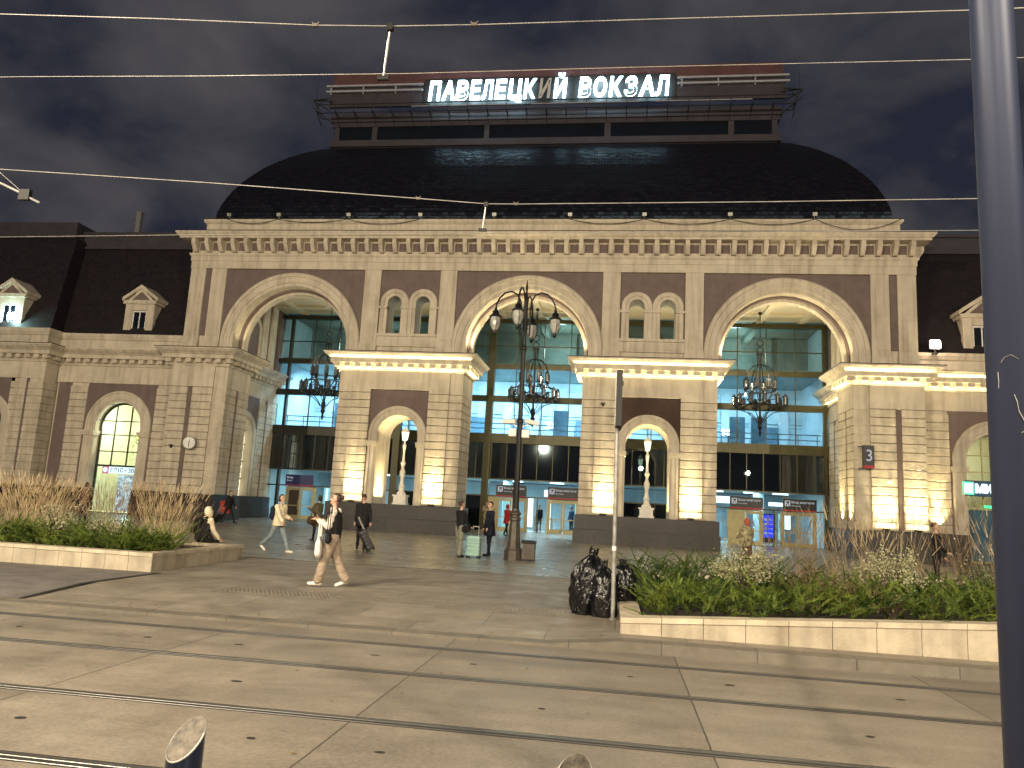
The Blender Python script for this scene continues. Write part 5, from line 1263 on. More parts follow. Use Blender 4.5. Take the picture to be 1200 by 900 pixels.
for (x, y, h, rad, n, m, lb) in (
    (8.55, 15.6, 1.15, .34, 110, 'russet', 'dry russet grass in front of the right bay doors'),
    (9.05, 15.3, 1.25, .34, 100, 'russet', 'dry russet grass between the pale shrub and the pavilion'),
    (9.75, 15.5, 1.35, .36, 80, 'straw', 'tall straw stalks in front of the right pavilion base'),
    (10.45, 15.4, 1.35, .38, 70, 'straw', 'thin straw stalks below the number 3 sign'),
    (11.25, 15.2, 1.3, .34, 50, 'russet', 'thin brown stalks left of the standing person'),
    (11.75, 15.0, 1.45, .30, 60, 'russet', 'brown stalks below the МИЛ sign'),
    (12.25, 14.8, 1.25, .30, 50, 'straw', 'straw stalks beside the dark foreground pole'),
    (8.6, 12.9, .55, .36, 120, 'russet', 'low brown tuft among the juniper near the front'),
    (9.2, 13.1, .6, .34, 110, 'russet', 'low brown tuft right of the other brown one')):
    grass(lb, x, y, .15 + .045 * (x - 5.47), h, rad, n, M[m], h > .8, .12, (0, 0), gr_)
for (x, y, lb) in ((-4.55, 15.2, 'arching green grass tuft at the right end of the left planter'), (-4.95, 15.15, 'arching green grass tuft left of the other green one'), ):
    T = thing('grass_tuft', lb, 'grass', (x, y, .28)); g = MB()
    for q in range(260):
        a = rnd(0, 6.28); blade(g, (rnd(-.12, .12), rnd(-.1, .1), 0), (math.cos(a) * rnd(.3, .9), math.sin(a) * rnd(.3, .9), 1), rnd(.4, .75), .012, 1.5, 5)
    g.build('leaf_blades', M['greenblade'], T)
def shrub(label, x, y, z, rx, rz_, n, m, lf=.05, group='pale variegated shrubs'):
    T = thing('shrub', label, 'shrub', (x, y, z), 0, group)
    st = MB(); lf_ = MB()
    for q in range(26):
        a = rnd(0, 6.28); e = rnd(.25, 1.1); L_ = rx * rnd(.7, 1.1)
        tip = Vector((math.cos(a) * math.cos(e) * L_, math.sin(a) * math.cos(e) * L_, math.sin(e) * rz_ * rnd(.8, 1.25) + .1))
        mid = tip * .5 + Vector((0, 0, .08)); st.tube([(0, 0, 0), mid, tip], [.010, .006, .003], 4)
        for k in range(n // 26):
            t = rnd(.35, 1.08); c = (mid * (1 - t) * 2 if t < .5 else mid.lerp(tip, (t - .5) * 2)) if t >= .5 else mid * (t * 2)
            c = c + Vector((rnd(-.09, .09), rnd(-.09, .09), rnd(-.07, .09)))
            u = Vector((rnd(-1, 1), rnd(-1, 1), rnd(-.6, .8))).normalized(); v = u.cross(Vector((rnd(-1, 1), rnd(-1, 1), rnd(-1, 1)))).normalized()
            s = lf * rnd(.6, 1.2)
            lf_.add([tuple(c), tuple(c + u * s * .5 + v * s * .28), tuple(c + u * s), tuple(c + u * s * .5 - v * s * .28)], [(0, 1, 2, 3)])
    st.build('stems', M['twig'], T); lf_.build('foliage', m, T); return T
shrub('pale variegated shrub beside the tall straw grass in the left planter', -6.55, 15.35, .42, .46, .64, 1000, M['paleleaf'])
shrub('small pale shrub below the lit shop window in the left planter', -5.55, 15.4, .40, .32, .52, 520, M['paleleaf'])
shrub('small pale shrub left of the rightmost feather grass', -5.1, 15.4, .38, .28, .56, 460, M['paleleaf'])
shrub('large pale variegated shrub in front of the right bay doors', 7.45, 13.1, .50, .62, .66, 2600, M['paleleaf'], .045)
shrub('pale variegated shrub in front of the right pavilion', 9.75, 13.3, .58, .62, .58, 1900, M['paleleaf'], .045)
shrub('dry brown shrub in the middle of the right planter', 8.65, 12.9, .32, .75, .62, 1300, M['dryleaf'], .04)
shrub('thin twiggy shrub with few pale leaves under the МИЛ sign', 11.55, 14.6, .4, .45, 1.1, 160, M['paleleaf'], .04)
shrub('dry brown shrub at the front of the right planter near the pole', 9.25, 11.75, .36, .26, .26, 300, M['dryleaf'], .04)

# ================================================================== RUBBISH BAGS
m, nt, out = nodes_of('black_plastic'); N = nt.nodes.new; L = nt.links.new
b = N('ShaderNodeBsdfPrincipled'); L(b.outputs[0], out.inputs[0]); b.inputs['Base Color'].default_value = (.006, .006, .007, 1); b.inputs['Roughness'].default_value = .18
geo = N('ShaderNodeNewGeometry')
v1 = N('ShaderNodeTexVoronoi'); v1.inputs['Scale'].default_value = 8; v1.feature = 'DISTANCE_TO_EDGE'; nz = N('ShaderNodeTexNoise'); nz.inputs['Scale'].default_value = 9; nz.inputs['Detail'].default_value = 4
mxv = N('ShaderNodeMixRGB'); mxv.inputs[0].default_value = .35; L(geo.outputs['Position'], mxv.inputs[1]); L(nz.outputs['Color'], mxv.inputs[2]); L(geo.outputs['Position'], nz.inputs['Vector']); L(mxv.outputs[0], v1.inputs['Vector'])
bp = N('ShaderNodeBump'); bp.inputs['Strength'].default_value = .8; bp.inputs['Distance'].default_value = .012; L(v1.outputs['Distance'], bp.inputs['Height']); L(bp.outputs[0], b.inputs['Normal'])
M['bag'] = m
from mathutils import noise as mnoise
def rubbish_bag(label, loc, rx, ry, h, knot, seed):
    mb = MB(); nu, nv = 110, 90; vs = []; fs = []
    for i in range(nv + 1):
        t = i / nv
        prof_ = (1 - abs(2 * t - .86) ** 3.2 * (.35 if t < .43 else 1)) if t < .93 else .30
        prof_ = max(.22, prof_) * (1 - .22 * t)
        for k in range(nu):
            a = 2 * PI * k / nu; c, s = math.cos(a), math.sin(a)
            nn = mnoise.noise(Vector((c * 1.6 + seed, s * 1.6, t * 3))) * .22 + (.5 - abs(mnoise.noise(Vector((c * 3.2, s * 3.2 + seed, t * 6))))) * .16 - abs(mnoise.noise(Vector((c * 6 + seed, s * 6, t * 5)))) * .11 - abs(mnoise.noise(Vector((c * 11 + seed, s * 11, t * 9)))) * .03
            nn += .07 * t * t * math.sin(a * 15 + 4 * mnoise.noise(Vector((c * 2 + seed, s * 2, t * 2))))
            f = prof_ * (1 + nn)
            vs.append((rx * f * c + knot[0] * t * t, ry * f * s + knot[1] * t * t, h * t * (1 + nn * .3)))
    for i in range(nv):
        for k in range(nu):
            a = i * nu + k; b_ = i * nu + (k + 1) % nu; fs.append((a, b_, b_ + nu, a + nu))
    fs.append(tuple(range(nu - 1, -1, -1))); fs.append(tuple(range(nv * nu, (nv + 1) * nu)))
    mb.add(vs, fs); o = mb.build('rubbish_bag', M['bag'], None, True); o.location = loc
    return tag(o, label, 'rubbish bag', 'black rubbish bags by the sign pole')
rubbish_bag('tall full black rubbish bag, left one of the heap', (4.93, 12.95, 0), .31, .30, 1.02, (.10, 0), 1.3)
rubbish_bag('black rubbish bag in front, leaning against the sign pole', (5.22, 12.72, 0), .23, .22, .86, (-.02, .05), 5.1)
rubbish_bag('black rubbish bag behind the sign pole beside the planter', (5.50, 13.05, .22), .24, .25, .66, (.0, 0), 8.4)
# ================================================================== PEOPLE
def cloth(name, col, var=.15, rough=.8): return mat(name, col, rough, 0, var, 9, bump=.35, bscale=60, spec=.25)
M['skin'] = mat('skin', (.50, .30, .21), .5, 0, .06, 12)
M['hair_dark'] = mat('dark_hair', (.018, .012, .010), .45, 0, .3, 40, bump=.5, bscale=140)
M['hair_brown'] = mat('brown_hair', (.05, .028, .018), .45, 0, .3, 40, bump=.5, bscale=140)
M['feature'] = mat('eyes_and_brows', (.02, .014, .012), .4)
M['lips'] = mat('lips', (.36, .13, .11), .5)
M['c_cream'] = cloth('cream_cloth', (.76, .65, .46)); M['c_hoodie'] = cloth('light_grey_hoodie', (.80, .72, .62)); M['c_black'] = cloth('black_cloth', (.014, .013, .014)); M['c_navy'] = cloth('navy_cloth', (.012, .015, .028))
M['c_taupe'] = cloth('taupe_trousers', (.34, .265, .205)); M['c_denim'] = cloth('grey_blue_denim', (.20, .24, .26)); M['c_olive'] = cloth('olive_coat_cloth', (.105, .085, .05)); M['c_green'] = cloth('grey_green_trousers', (.20, .20, .155))
M['c_red'] = cloth('dark_red_coat', (.30, .018, .022)); M['c_russet'] = cloth('russet_jacket', (.12, .06, .04)); M['c_orange'] = cloth('orange_red_hood', (.42, .10, .05)); M['c_shoe_w'] = mat('white_trainers', (.75, .70, .62), .5); M['c_shoe_k'] = mat('black_shoes', (.012, .012, .012), .4); M['c_white'] = cloth('white_canvas', (.75, .72, .66)); M['c_blue'] = cloth('blue_jacket', (.03, .06, .16))
M['camo'] = mat('camouflage_cloth', (.11, .09, .045), .85, 0, .75, 7, spec=.2, col2=(.28, .25, .15)); M['c_brown_bag'] = cloth('brown_leather', (.07, .04, .022), .2, .5)

def capsule_mesh(caps, ell):
    """union shell of tapered capsules and ellipsoids as raw verts/faces"""
    mb = MB()
    for (p, q, r0, r1, lab) in caps:
        p = Vector(p); q = Vector(q); d = q - p; ln = d.length
        if ln < 1e-4: mb.sphere(p, r0, 12, 8); continue
        d.normalize(); pts = []; rs = []
        for t in (-.98, -.8, -.45, 0): pts.append(p + d * (r0 * t)); rs.append(r0 * math.sqrt(max(0.02, 1 - t * t)))
        pts.append(p + d * ln * .5); rs.append((r0 + r1) / 2)
        for t in (0, .45, .8, .98): pts.append(q + d * (r1 * t)); rs.append(r1 * math.sqrt(max(0.02, 1 - t * t)))
        mb.tube(pts, rs, 12)
    for (c, r, rot, lab) in ell:
        s = MB(); s.sphere((0, 0, 0), r, 16, 12); T = Matrix.Translation(c) @ rot
        mb.add([tuple(T @ Vector(v)) for v in s.v], s.f)
    return mb

def person(label, loc, rz, h=1.70, legs=((0, 0), (0, 0)), arms=((0, 0, 5), (0, 0, 5)), lean=0, head=(0, 0), mats=None, sleeve=1.0, pants=1.0, bulk=1.0, hair='short', hairm='hair_dark', coat=None, voxel=.012, fem=False, hood=None, sit=False, group=None, skirtm=None, vest=False, cap=None, collar=None):
    """one figure facing +y (local). legs: (thigh forward deg, knee bend deg); arms: (forward, elbow bend, outward)"""
    k = h / 1.70; mats = mats or {}
    caps = []; ell = []
    LB = lambda *p: Vector(p)
    hip = LB(0, 0, .90); ln = R(lean)
    def up(v): return hip + Vector((v[0], v[1] * math.cos(ln) + v[2] * math.sin(ln), v[2] * math.cos(ln) - v[1] * math.sin(ln)))
    # legs
    ank = []
    for s, (th, kn) in zip((-1, 1), legs):
        a = R(th); b = R(th - kn)
        H = hip + LB(s * .085, 0, -.02); K = H + LB(s * .01, math.sin(a) * .42, -math.cos(a) * .42); A = K + LB(0, math.sin(b) * .42, -math.cos(b) * .42)
        caps += [(H, K, .083 * pants * bulk, .060 * pants, 'pants'), (K, A + LB(0, 0, .03), .060 * pants, .047 * pants ** 1.6, 'pants')]
        fd = R(0) if not sit and abs(th - kn) < 25 else R((th - kn) * .75)
        fv = LB(0, math.cos(fd), math.sin(fd)); heel = A + LB(0, -.035, -.045)
        heel = A + fv * (-.035) + LB(0, 0, -.04)
        caps.append((heel, A + fv * .165 + LB(0, 0, -.048), .040, .034, 'shoe')); ank.append(min(heel.z, (A + fv * .165).z - .048))
    # torso
    w = .078 if fem else .088
    wb = bulk
    caps += [(up((-.07, 0, .0)), up((.07, 0, .0)), .105 * wb, .105 * wb, 'hips')]
    for s in (-1, 1): caps += [(up((s * w * .75, .0, .08)), up((s * w, .01, .40)), .092 * wb, .105 * wb, 'top')]
    caps += [(up((-.13, -.005, .475)), up((.13, -.005, .475)), .062 * wb, .062 * wb, 'top'), (up((0, .02, .25)), up((0, .02, .36)), .11 * wb, .115 * wb, 'top')]
    caps += [(up((0, -.005, .49)), up((0, .012, .60)), .055, .050, 'neck')]
    hands = []
    for s, (fw, el, ow) in zip((-1, 1), arms):
        sh = up((s * .165, 0, .465)); a = R(fw); o = R(ow)
        d1 = LB(s * math.sin(o), math.sin(a) * math.cos(o), -math.cos(a) * math.cos(o)); E = sh + d1 * .285
        b = R(fw + el); inn = R(ow * .3 - el * .16)
        d2 = LB(s * math.sin(inn), math.sin(b) * math.cos(inn), -math.cos(b) * math.cos(inn)); Wp = E + d2 * .245
        caps += [(sh, E, .056 * sleeve * wb ** .5, .046 * sleeve, 'sleeve'), (E, Wp - d2 * .02, .046 * sleeve, .036 * sleeve, 'sleeve')]
        # hand: palm, four curled fingers, thumb leaving the side
        n2 = d2.cross(LB(s, 0, 0)).normalized() if abs(d2.x) < .95 else LB(0, 0, 1); sd = d2.cross(n2).normalized()
        caps.append((Wp, Wp + d2 * .075, .027, .030, 'skin'))
        for i, (off, fl) in enumerate(((-.030, .062), (-.010, .072), (.010, .068), (.030, .052))):
            q0 = Wp + d2 * .085 + sd * off; q1 = q0 + (d2 * .86 - n2 * .5).normalized() * fl * .55; q2 = q1 + (d2 * .45 - n2 * .9).normalized() * fl * .5
            caps += [(q0, q1, .0095, .009, 'skin'), (q1, q2, .009, .0078, 'skin')]
        t0 = Wp + d2 * .03 - sd * .025 * (1 if s > 0 else 1); caps += [(t0, t0 - sd * .03 + d2 * .03 - n2 * .01, .012, .010, 'skin'), (t0 - sd * .03 + d2 * .03 - n2 * .01, t0 - sd * .03 + d2 * .06 - n2 * .03, .010, .0085, 'skin')]
        hands.append(Wp + d2 * .09)
    # head
    hp, hy = R(head[0]), R(head[1]); base = up((0, .015, .605))
    Hm = Matrix.Translation(base) @ Matrix.Rotation(hy, 4, 'Z') @ Matrix.Rotation(-hp + 0, 4, 'X')
    hv = lambda x, y, z: Hm @ Vector((x, y, z))
    rot3 = (Matrix.Rotation(hy, 4, 'Z') @ Matrix.Rotation(-hp, 4, 'X'))
    ell += [(hv(0, -.005, .125), (.073, .092, .098), rot3, 'skin'), (hv(0, .028, .075), (.057, .062, .075), rot3, 'skin')]
    caps += [(hv(0, .060, .02), hv(0, .066, .02), .026, .024, 'skin'), (hv(0, .088, .108), hv(0, .104, .075), .010, .015, 'skin')]
    for s in (-1, 1): ell += [(hv(s * .075, -.005, .10), (.012, .022, .032), rot3, 'skin')]
    lab_extra = []
    for s in (-1, 1): lab_extra += [(hv(s * .030, .078, .110), .0125, 'feature'), (hv(s * .030, .082, .134), .010, 'feature'), (hv(s * .042, .076, .132), .009, 'feature')]
    lab_extra += [(hv(-.012, .086, .042), .011, 'lips'), (hv(.012, .086, .042), .011, 'lips')]
    drop = min(ank) - .034 if not sit else 0
    mb = capsule_mesh(caps, ell)
    me = bpy.data.meshes.new('tmp'); me.from_pydata(mb.v, [], mb.f); ob = bpy.data.objects.new('tmp', me); C.objects.link(ob)
    rm = ob.modifiers.new('r', 'REMESH'); rm.mode = 'VOXEL'; rm.voxel_size = voxel
    smd = ob.modifiers.new('s', 'SMOOTH'); smd.factor = .5; smd.iterations = 2
    dg = bpy.context.evaluated_depsgraph_get(); dg.update()
    fin = bpy.data.meshes.new_from_object(ob.evaluated_get(dg)); bpy.data.objects.remove(ob)
    fin.name = 'body'
    slots = {'skin': mats.get('skin', 'skin'), 'neck': mats.get('neck', 'skin'), 'top': mats['top'], 'hips': mats.get('hips', mats['top']), 'sleeve': mats.get('sleeve', mats['top']), 'pants': mats['pants'], 'shoe': mats.get('shoe', 'c_shoe_k'), 'feature': 'feature', 'lips': 'lips'}
    keys = list(slots); fin.materials.clear()
    for q in keys: fin.materials.append(M[slots[q]])
    n = len(fin.polygons); cc = np.empty(n * 3); fin.polygons.foreach_get('center', cc); cc = cc.reshape(-1, 3)
    best = np.full(n, 1e9); lab = np.zeros(n, int)
    for (p, q, r0, r1, l) in caps:
        p = np.array(p); d = np.array(q) - p; L2 = max(d @ d, 1e-9); t = np.clip(((cc - p) @ d) / L2, 0, 1)
        dist = np.linalg.norm(cc - p - t[:, None] * d, axis=1) - (r0 + (r1 - r0) * t)
        if l == 'neck': dist += .004
        mk = dist < best; best[mk] = dist[mk]; lab[mk] = keys.index(l)
    for (c, r, rt, l) in ell:
        q = (cc - np.array(c)) @ np.array(rt.to_3x3()); dist = (np.linalg.norm(q / np.array(r), axis=1) - 1) * min(r)
        mk = dist < best; best[mk] = dist[mk]; lab[mk] = keys.index(l)
    for (c, r, l) in lab_extra:
        mk = np.linalg.norm(cc - np.array(c), axis=1) < r; lab[mk] = keys.index(l)
    fin.polygons.foreach_set('material_index', lab.astype(np.int32)); fin.polygons.foreach_set('use_smooth', [True] * n)
    # scale to height and drop onto the ground
    co_ = np.empty(len(fin.vertices) * 3); fin.vertices.foreach_get('co', co_); co_ = co_.reshape(-1, 3); vl = np.zeros(len(co_), int); loops = np.empty(len(fin.loops), np.int32); fin.loops.foreach_get('vertex_index', loops); lt_ = np.empty(n, np.int32); fin.polygons.foreach_get('loop_total', lt_); vl[loops] = np.repeat(lab, lt_)
    nn_ = np.empty(len(co_) * 3); fin.vertices.foreach_get('normal', nn_); nn_ = nn_.reshape(-1, 3); soft = {keys.index(q) for q in ('top', 'sleeve', 'pants', 'hips')}
    for i_ in range(len(co_)):
        if vl[i_] in soft:
            x_, y_, z_ = co_[i_]; co_[i_] += nn_[i_] * (.013 * mnoise.noise(Vector((x_ * 9 + 3 * z_, y_ * 9, z_ * 15 + 5 * x_))) + .008 * mnoise.noise(Vector((x_ * 20 + 8 * z_, y_ * 20, z_ * 30))))
    co_[:, 2] -= drop; co_ *= k; fin.vertices.foreach_set('co', co_.reshape(-1)); fin.update()
    T = thing('person', label, 'person', loc, rz, group); ob = bpy.data.objects.new('body', fin); C.objects.link(ob); ob.parent = T
    fix = lambda v: (Vector(v) - Vector((0, 0, drop))) * k
    def child(name, mbx, m, smooth=True):
        mbx.v = [tuple(fix(v)) for v in mbx.v]; o = mbx.build(name, m, T, smooth); return o
    # hair
    if hair and not hood:
        hm = MB(); nu, nv = 24, 18; vs = []; fs = []
        for i in range(nv + 1):
            t = PI * i / nv
            for j in range(nu):
                a = 2 * PI * j / nu
                x, y, z = math.sin(t) * math.cos(a), math.sin(t) * math.sin(a), -math.cos(t)
                nz = 1 + .05 * mnoise.noise(Vector((x * 4, y * 4, z * 4 + hash(label) % 7)))
                face = y > .15 and z < (.50 if hair != 'short' else .55)
                low = z < (-.15 if hair == 'short' else -.55)
                f = .80 if (face or low) else 1.0
                vs.append(hv(x * .083 * nz * f, y * .102 * nz * f - .010, .128 + z * .107 * nz * f))
        for i in range(nv):
            for j in range(nu):
                a = i * nu + j; b = i * nu + (j + 1) % nu; fs.append((a, b, b + nu, a + nu))
        hm.add(vs, fs)
        if hair == 'bun': hm.sphere(hv(0, -.105, .175), .045, 12, 8)
        if hair in ('long', 'bob'):
            L_ = .10 if hair == 'bob' else .22
            for s in (-1, -.5, 0, .5, 1): hm.tube([hv(s * .062, -.055 + .03 * abs(s), .12), hv(s * .070, -.065 + .03 * abs(s), .04), hv(s * .062, -.070 + .02 * abs(s), .12 - L_)], [.04, .038, .02], 8)
        if hair == 'tail': hm.tube([hv(0, -.09, .15), hv(0, -.14, .12), hv(0, -.13, .0), hv(0, -.11, -.06)], [.03, .032, .025, .008], 8)
        child('hair', hm, M[hairm])
    if hood:
        hm = MB(); nu, nv = 24, 16; vs = []; fs = []
        for i in range(nv + 1):
            t = PI * i / nv
            for j in range(nu):
                a = 2 * PI * j / nu; x, y, z = math.sin(t) * math.cos(a), math.sin(t) * math.sin(a), -math.cos(t)
                f = .8 if (y > .45 and z < .6) else 1.0
                vs.append(hv(x * .100 * f, y * .118 * f - .014, .092 + z * .155 * f))
        for i in range(nv):
            for j in range(nu):
                a = i * nu + j; b = i * nu + (j + 1) % nu; fs.append((a, b, b + nu, a + nu))
        hm.add(vs, fs); child('hood', hm, M[hood])
    if cap:
        hm = MB(); hm.sphere(hv(0, -.005, .165), (.085, .10, .062), 18, 8); hm.tube([hv(-.05, .085, .16), hv(0, .14, .148), hv(.05, .085, .16)], [.012, .016, .012], 6); child('cap', hm, M[cap])
    if collar:
        hm = MB(); hm.tube([up((.075 * math.cos(t), .075 * math.sin(t) - .012, .505 + .018 * math.cos(t - 1.57))) for t in np.linspace(0, 2 * PI, 15)], .034, 8); hm.sphere(up((0, -.085, .47)), (.075, .05, .075), 10, 8); child('hood', hm, M[collar])
    if coat:      # skirt of a coat, following the legs a little
        z0, m_ = coat; hm = MB(); n_ = 22; vs = []; fs = []; lev = 7
        sw = (math.sin(R(legs[0][0])) + math.sin(R(legs[1][0]))) * .5; spd = abs(math.sin(R(legs[0][0])) - math.sin(R(legs[1][0]))) * .5
        for i in range(lev + 1):
            t = i / lev; z = .18 - t * (.18 + .9 - z0)
            for j in range(n_):
                a = 2 * PI * j / n_; fold = 1 + .06 * t * math.sin(a * 5 + 1)
                rx = (.165 + .03 * t) * fold * bulk; ry = (.125 + (.03 + spd * .42 * max(0, (1 - z0) - .15) / .4) * t) * fold * bulk
                c = up((0, 0, z)) if z > 0 else hip + Vector((0, sw * .25 * t, z))
                vs.append(c + Vector((rx * math.cos(a), ry * math.sin(a), 0)))
        for i in range(lev):
            for j in range(n_):
                a = i * n_ + j; b = i * n_ + (j + 1) % n_; fs.append((a, b, b + n_, a + n_))
        fs.append(tuple(range(lev * n_, (lev + 1) * n_))); fs.append(tuple(range(n_)))
        hm.add(vs, fs); child('coat_skirt', hm, M[m_])
    if vest:
        hm = MB()
        n_ = 22; vs = []; fs = []
        for i, (z, rx, ry) in enumerate(((-.03, .172, .135), (.05, .185, .150), (.2, .190, .160), (.34, .20, .162), (.44, .19, .14), (.515, .14, .098), (.535, .09, .075))):
            for j in range(n_):
                a = 2 * PI * j / n_; q = 1 + .03 * math.sin(z * 70); vs.append(up((rx * q * math.cos(a), ry * q * math.sin(a), z)))
        for i in range(6):
            for j in range(n_):
                a = i * n_ + j; b = i * n_ + (j + 1) % n_; fs.append((a, b, b + n_, a + n_))
        fs.append(tuple(range(n_))); fs.append(tuple(range(6 * n_, 7 * n_))); hm.add(vs, fs); child('vest', hm, M[vest])
    W = Matrix.Translation(loc) @ Matrix.Rotation(rz, 4, 'Z')
    return T, [W @ fix(v) for v in hands], lambda *v: W @ fix(up(v))

LEFT, RIGHT, AWAY, TOWARD = R(90), R(-90), 0, PI
FL = .15
# woman with phone, walking left in the foreground
g1, hd, bodypt = person('woman in black vest over a pale hoodie walking left while looking at her phone', (.12, 14.08, 0), LEFT + R(12), 1.66, legs=((16, 4), (-12, 14)), arms=((12, 104, 8), (8, 108, 8)), lean=2, head=(-14, 4), mats=dict(top='c_hoodie', sleeve='c_hoodie', hips='c_black', pants='c_taupe', shoe='c_shoe_w'), pants=1.5, sleeve=1.3, bulk=1.04, hair='bun', hairm='hair_brown', voxel=.0085, fem=True, vest='c_black', collar='c_hoodie')
ph = (hd[0] + hd[1]) / 2
m = MB(); m.box(-.037, .037, -.006, .006, -.075, .075, .004); o = m.build('phone', M['black']); o.location = ph + Vector((-.03, 0, .05)); o.rotation_euler = (R(-35), 0, LEFT); tag(o, 'bright phone held by the woman in the black vest', 'phone')
m = MB(); m.box(-.032, .032, .0062, .0075, -.068, .068); s_ = m.build('phone_screen', emit('phone_screen', (.85, .92, 1.0), 1.6), o)
# phone screen faces the holder
def bagmesh(name, label, cat, loc, rz, w, d, h, m, strap=None, sag=.12, handle=True):
    T = thing(name, label, cat, loc, rz); mb = MB(); n = 20; vs = []; fs = []; lev = 9
    for i in range(lev + 1):
        t = i / lev
        for j in range(n):
            a = 2 * PI * j / n; c, s = math.cos(a), math.sin(a); e = .42
            x = w / 2 * math.copysign(abs(c) ** e, c); y = d / 2 * math.copysign(abs(s) ** e, s)
            f = 1 + sag * math.sin(PI * min(1, t * 1.1)) + .05 * mnoise.noise(Vector((x * 9, y * 9, t * 3)))
            q = (.35 + .65 * min(1, t * 5)) if t < .2 else 1; q2 = 1 - .75 * max(0, t - .7) / .3
            vs.append((x * f * q, y * f * q * q2, h * t - h))
    for i in range(lev):
        for j in range(n):
            a = i * n + j; b = i * n + (j + 1) % n; fs.append((a, b, b + n, a + n))
    fs.append(tuple(range(n))); fs.append(tuple(range(lev * n, (lev + 1) * n)))
    mb.add(vs, fs); mb.build('bag_body', m, T, True)
    if handle:
        hs_ = MB()
        for y in (-.02, .02): hs_.tube([(-w * .25, y, -.01), (-w * .2, y, (strap or .12) * .7), (0, y, strap or .12), (w * .2, y, (strap or .12) * .7), (w * .25, y, -.01)], .009, 6)
        hs_.build('strap', m, T)
    return T
bagmesh('tote_bag', 'white canvas tote bag hanging from the arm of the woman in the black vest', 'bag', Vector((-.06, 13.86, .93)), LEFT + R(14), .34, .11, .42, M['c_white'], .26)
bagmesh('shoulder_bag', 'small black bag at the hip of the woman in the black vest', 'bag', Vector((.13, 13.80, 1.0)), LEFT + R(12), .26, .09, .20, M['c_black'], .5)
# woman in cream jacket walking right
g2, hd, bodypt = person('woman in cream jacket and grey-blue jeans walking right', (-4.45, 21.75, 0), RIGHT - R(18), 1.68, legs=((26, 3), (-26, 22)), arms=((2, 78, 6), (30, 10, 8)), lean=3, head=(-4, -6), mats=dict(top='c_cream', sleeve='c_cream', pants='c_denim', shoe='c_shoe_w'), pants=1.15, sleeve=1.35, bulk=1.06, hair='bob', voxel=.0095, fem=True, coat=(.80, 'c_cream'))
def backpack(label, loc, rz, m, w=.28, d=.15, h=.42):
    T = thing('backpack', label, 'backpack', loc, rz)
    b = MB(); 
    for (sx, sy, sz, oz) in ((w / 2, d / 2, h / 2, 0),):
        n = 20; vs = []; fs = []; lev = 12
        for i in range(lev + 1):
            t = PI * i / lev
            for j in range(n):
                a = 2 * PI * j / n; c, s = math.cos(a), math.sin(a); st, ct = math.sin(t), -math.cos(t); e = .5
                f = lambda v, q: math.copysign(abs(v) ** q, v)
                vs.append((sx * f(st, e) * f(c, e), sy * f(st, e) * f(s, e), sz * f(ct, e) + oz))
        for i in range(lev):
            for j in range(n):
                a = i * n + j; q = i * n + (j + 1) % n; fs.append((a, q, q + n, a + n))
        b.add(vs, fs)
    b.build('bag_body', m, T, True)
    p = MB(); p.box(-w * .36, w * .36, -d / 2 - .035, -d / 2 + .02, -h * .42, -h * .02, .02); p.build('front_pocket', m, T)
    s = MB()
    for x in (-.09, .09): s.tube([(x, d / 2 - .01, h * .42), (x * 1.1, d / 2 + .10, h * .50), (x * 1.2, d / 2 + .24, h * .30), (x * 1.25, d / 2 + .20, -.02), (x * 1.1, d / 2, -h * .36)], .016, 6)
    s.build('strap', m, T); return T
backpack('dark backpack worn by the woman in the cream jacket', bodypt(0, -.22, .26), RIGHT - R(18), M['c_navy'])
# woman in olive coat with bag
g3, hd, bodypt = person('woman in long olive coat standing with a brown bag near the left bay', (-5.95, 28.5, 0), LEFT - R(25), 1.66, legs=((6, 2), (-5, 4)), arms=((34, 74, 6), (8, 20, 8)), head=(-6, 0), mats=dict(top='c_olive', pants='c_black', hips='c_olive'), sleeve=1.2, bulk=1.06, hair='bob', voxel=.013, fem=True, coat=(.52, 'c_olive'))
bagmesh('handbag', 'large brown leather bag on the arm of the woman in the olive coat', 'bag', Vector((-6.02, 28.2, .92)), R(60), .42, .16, .32, M['c_brown_bag'], .2)
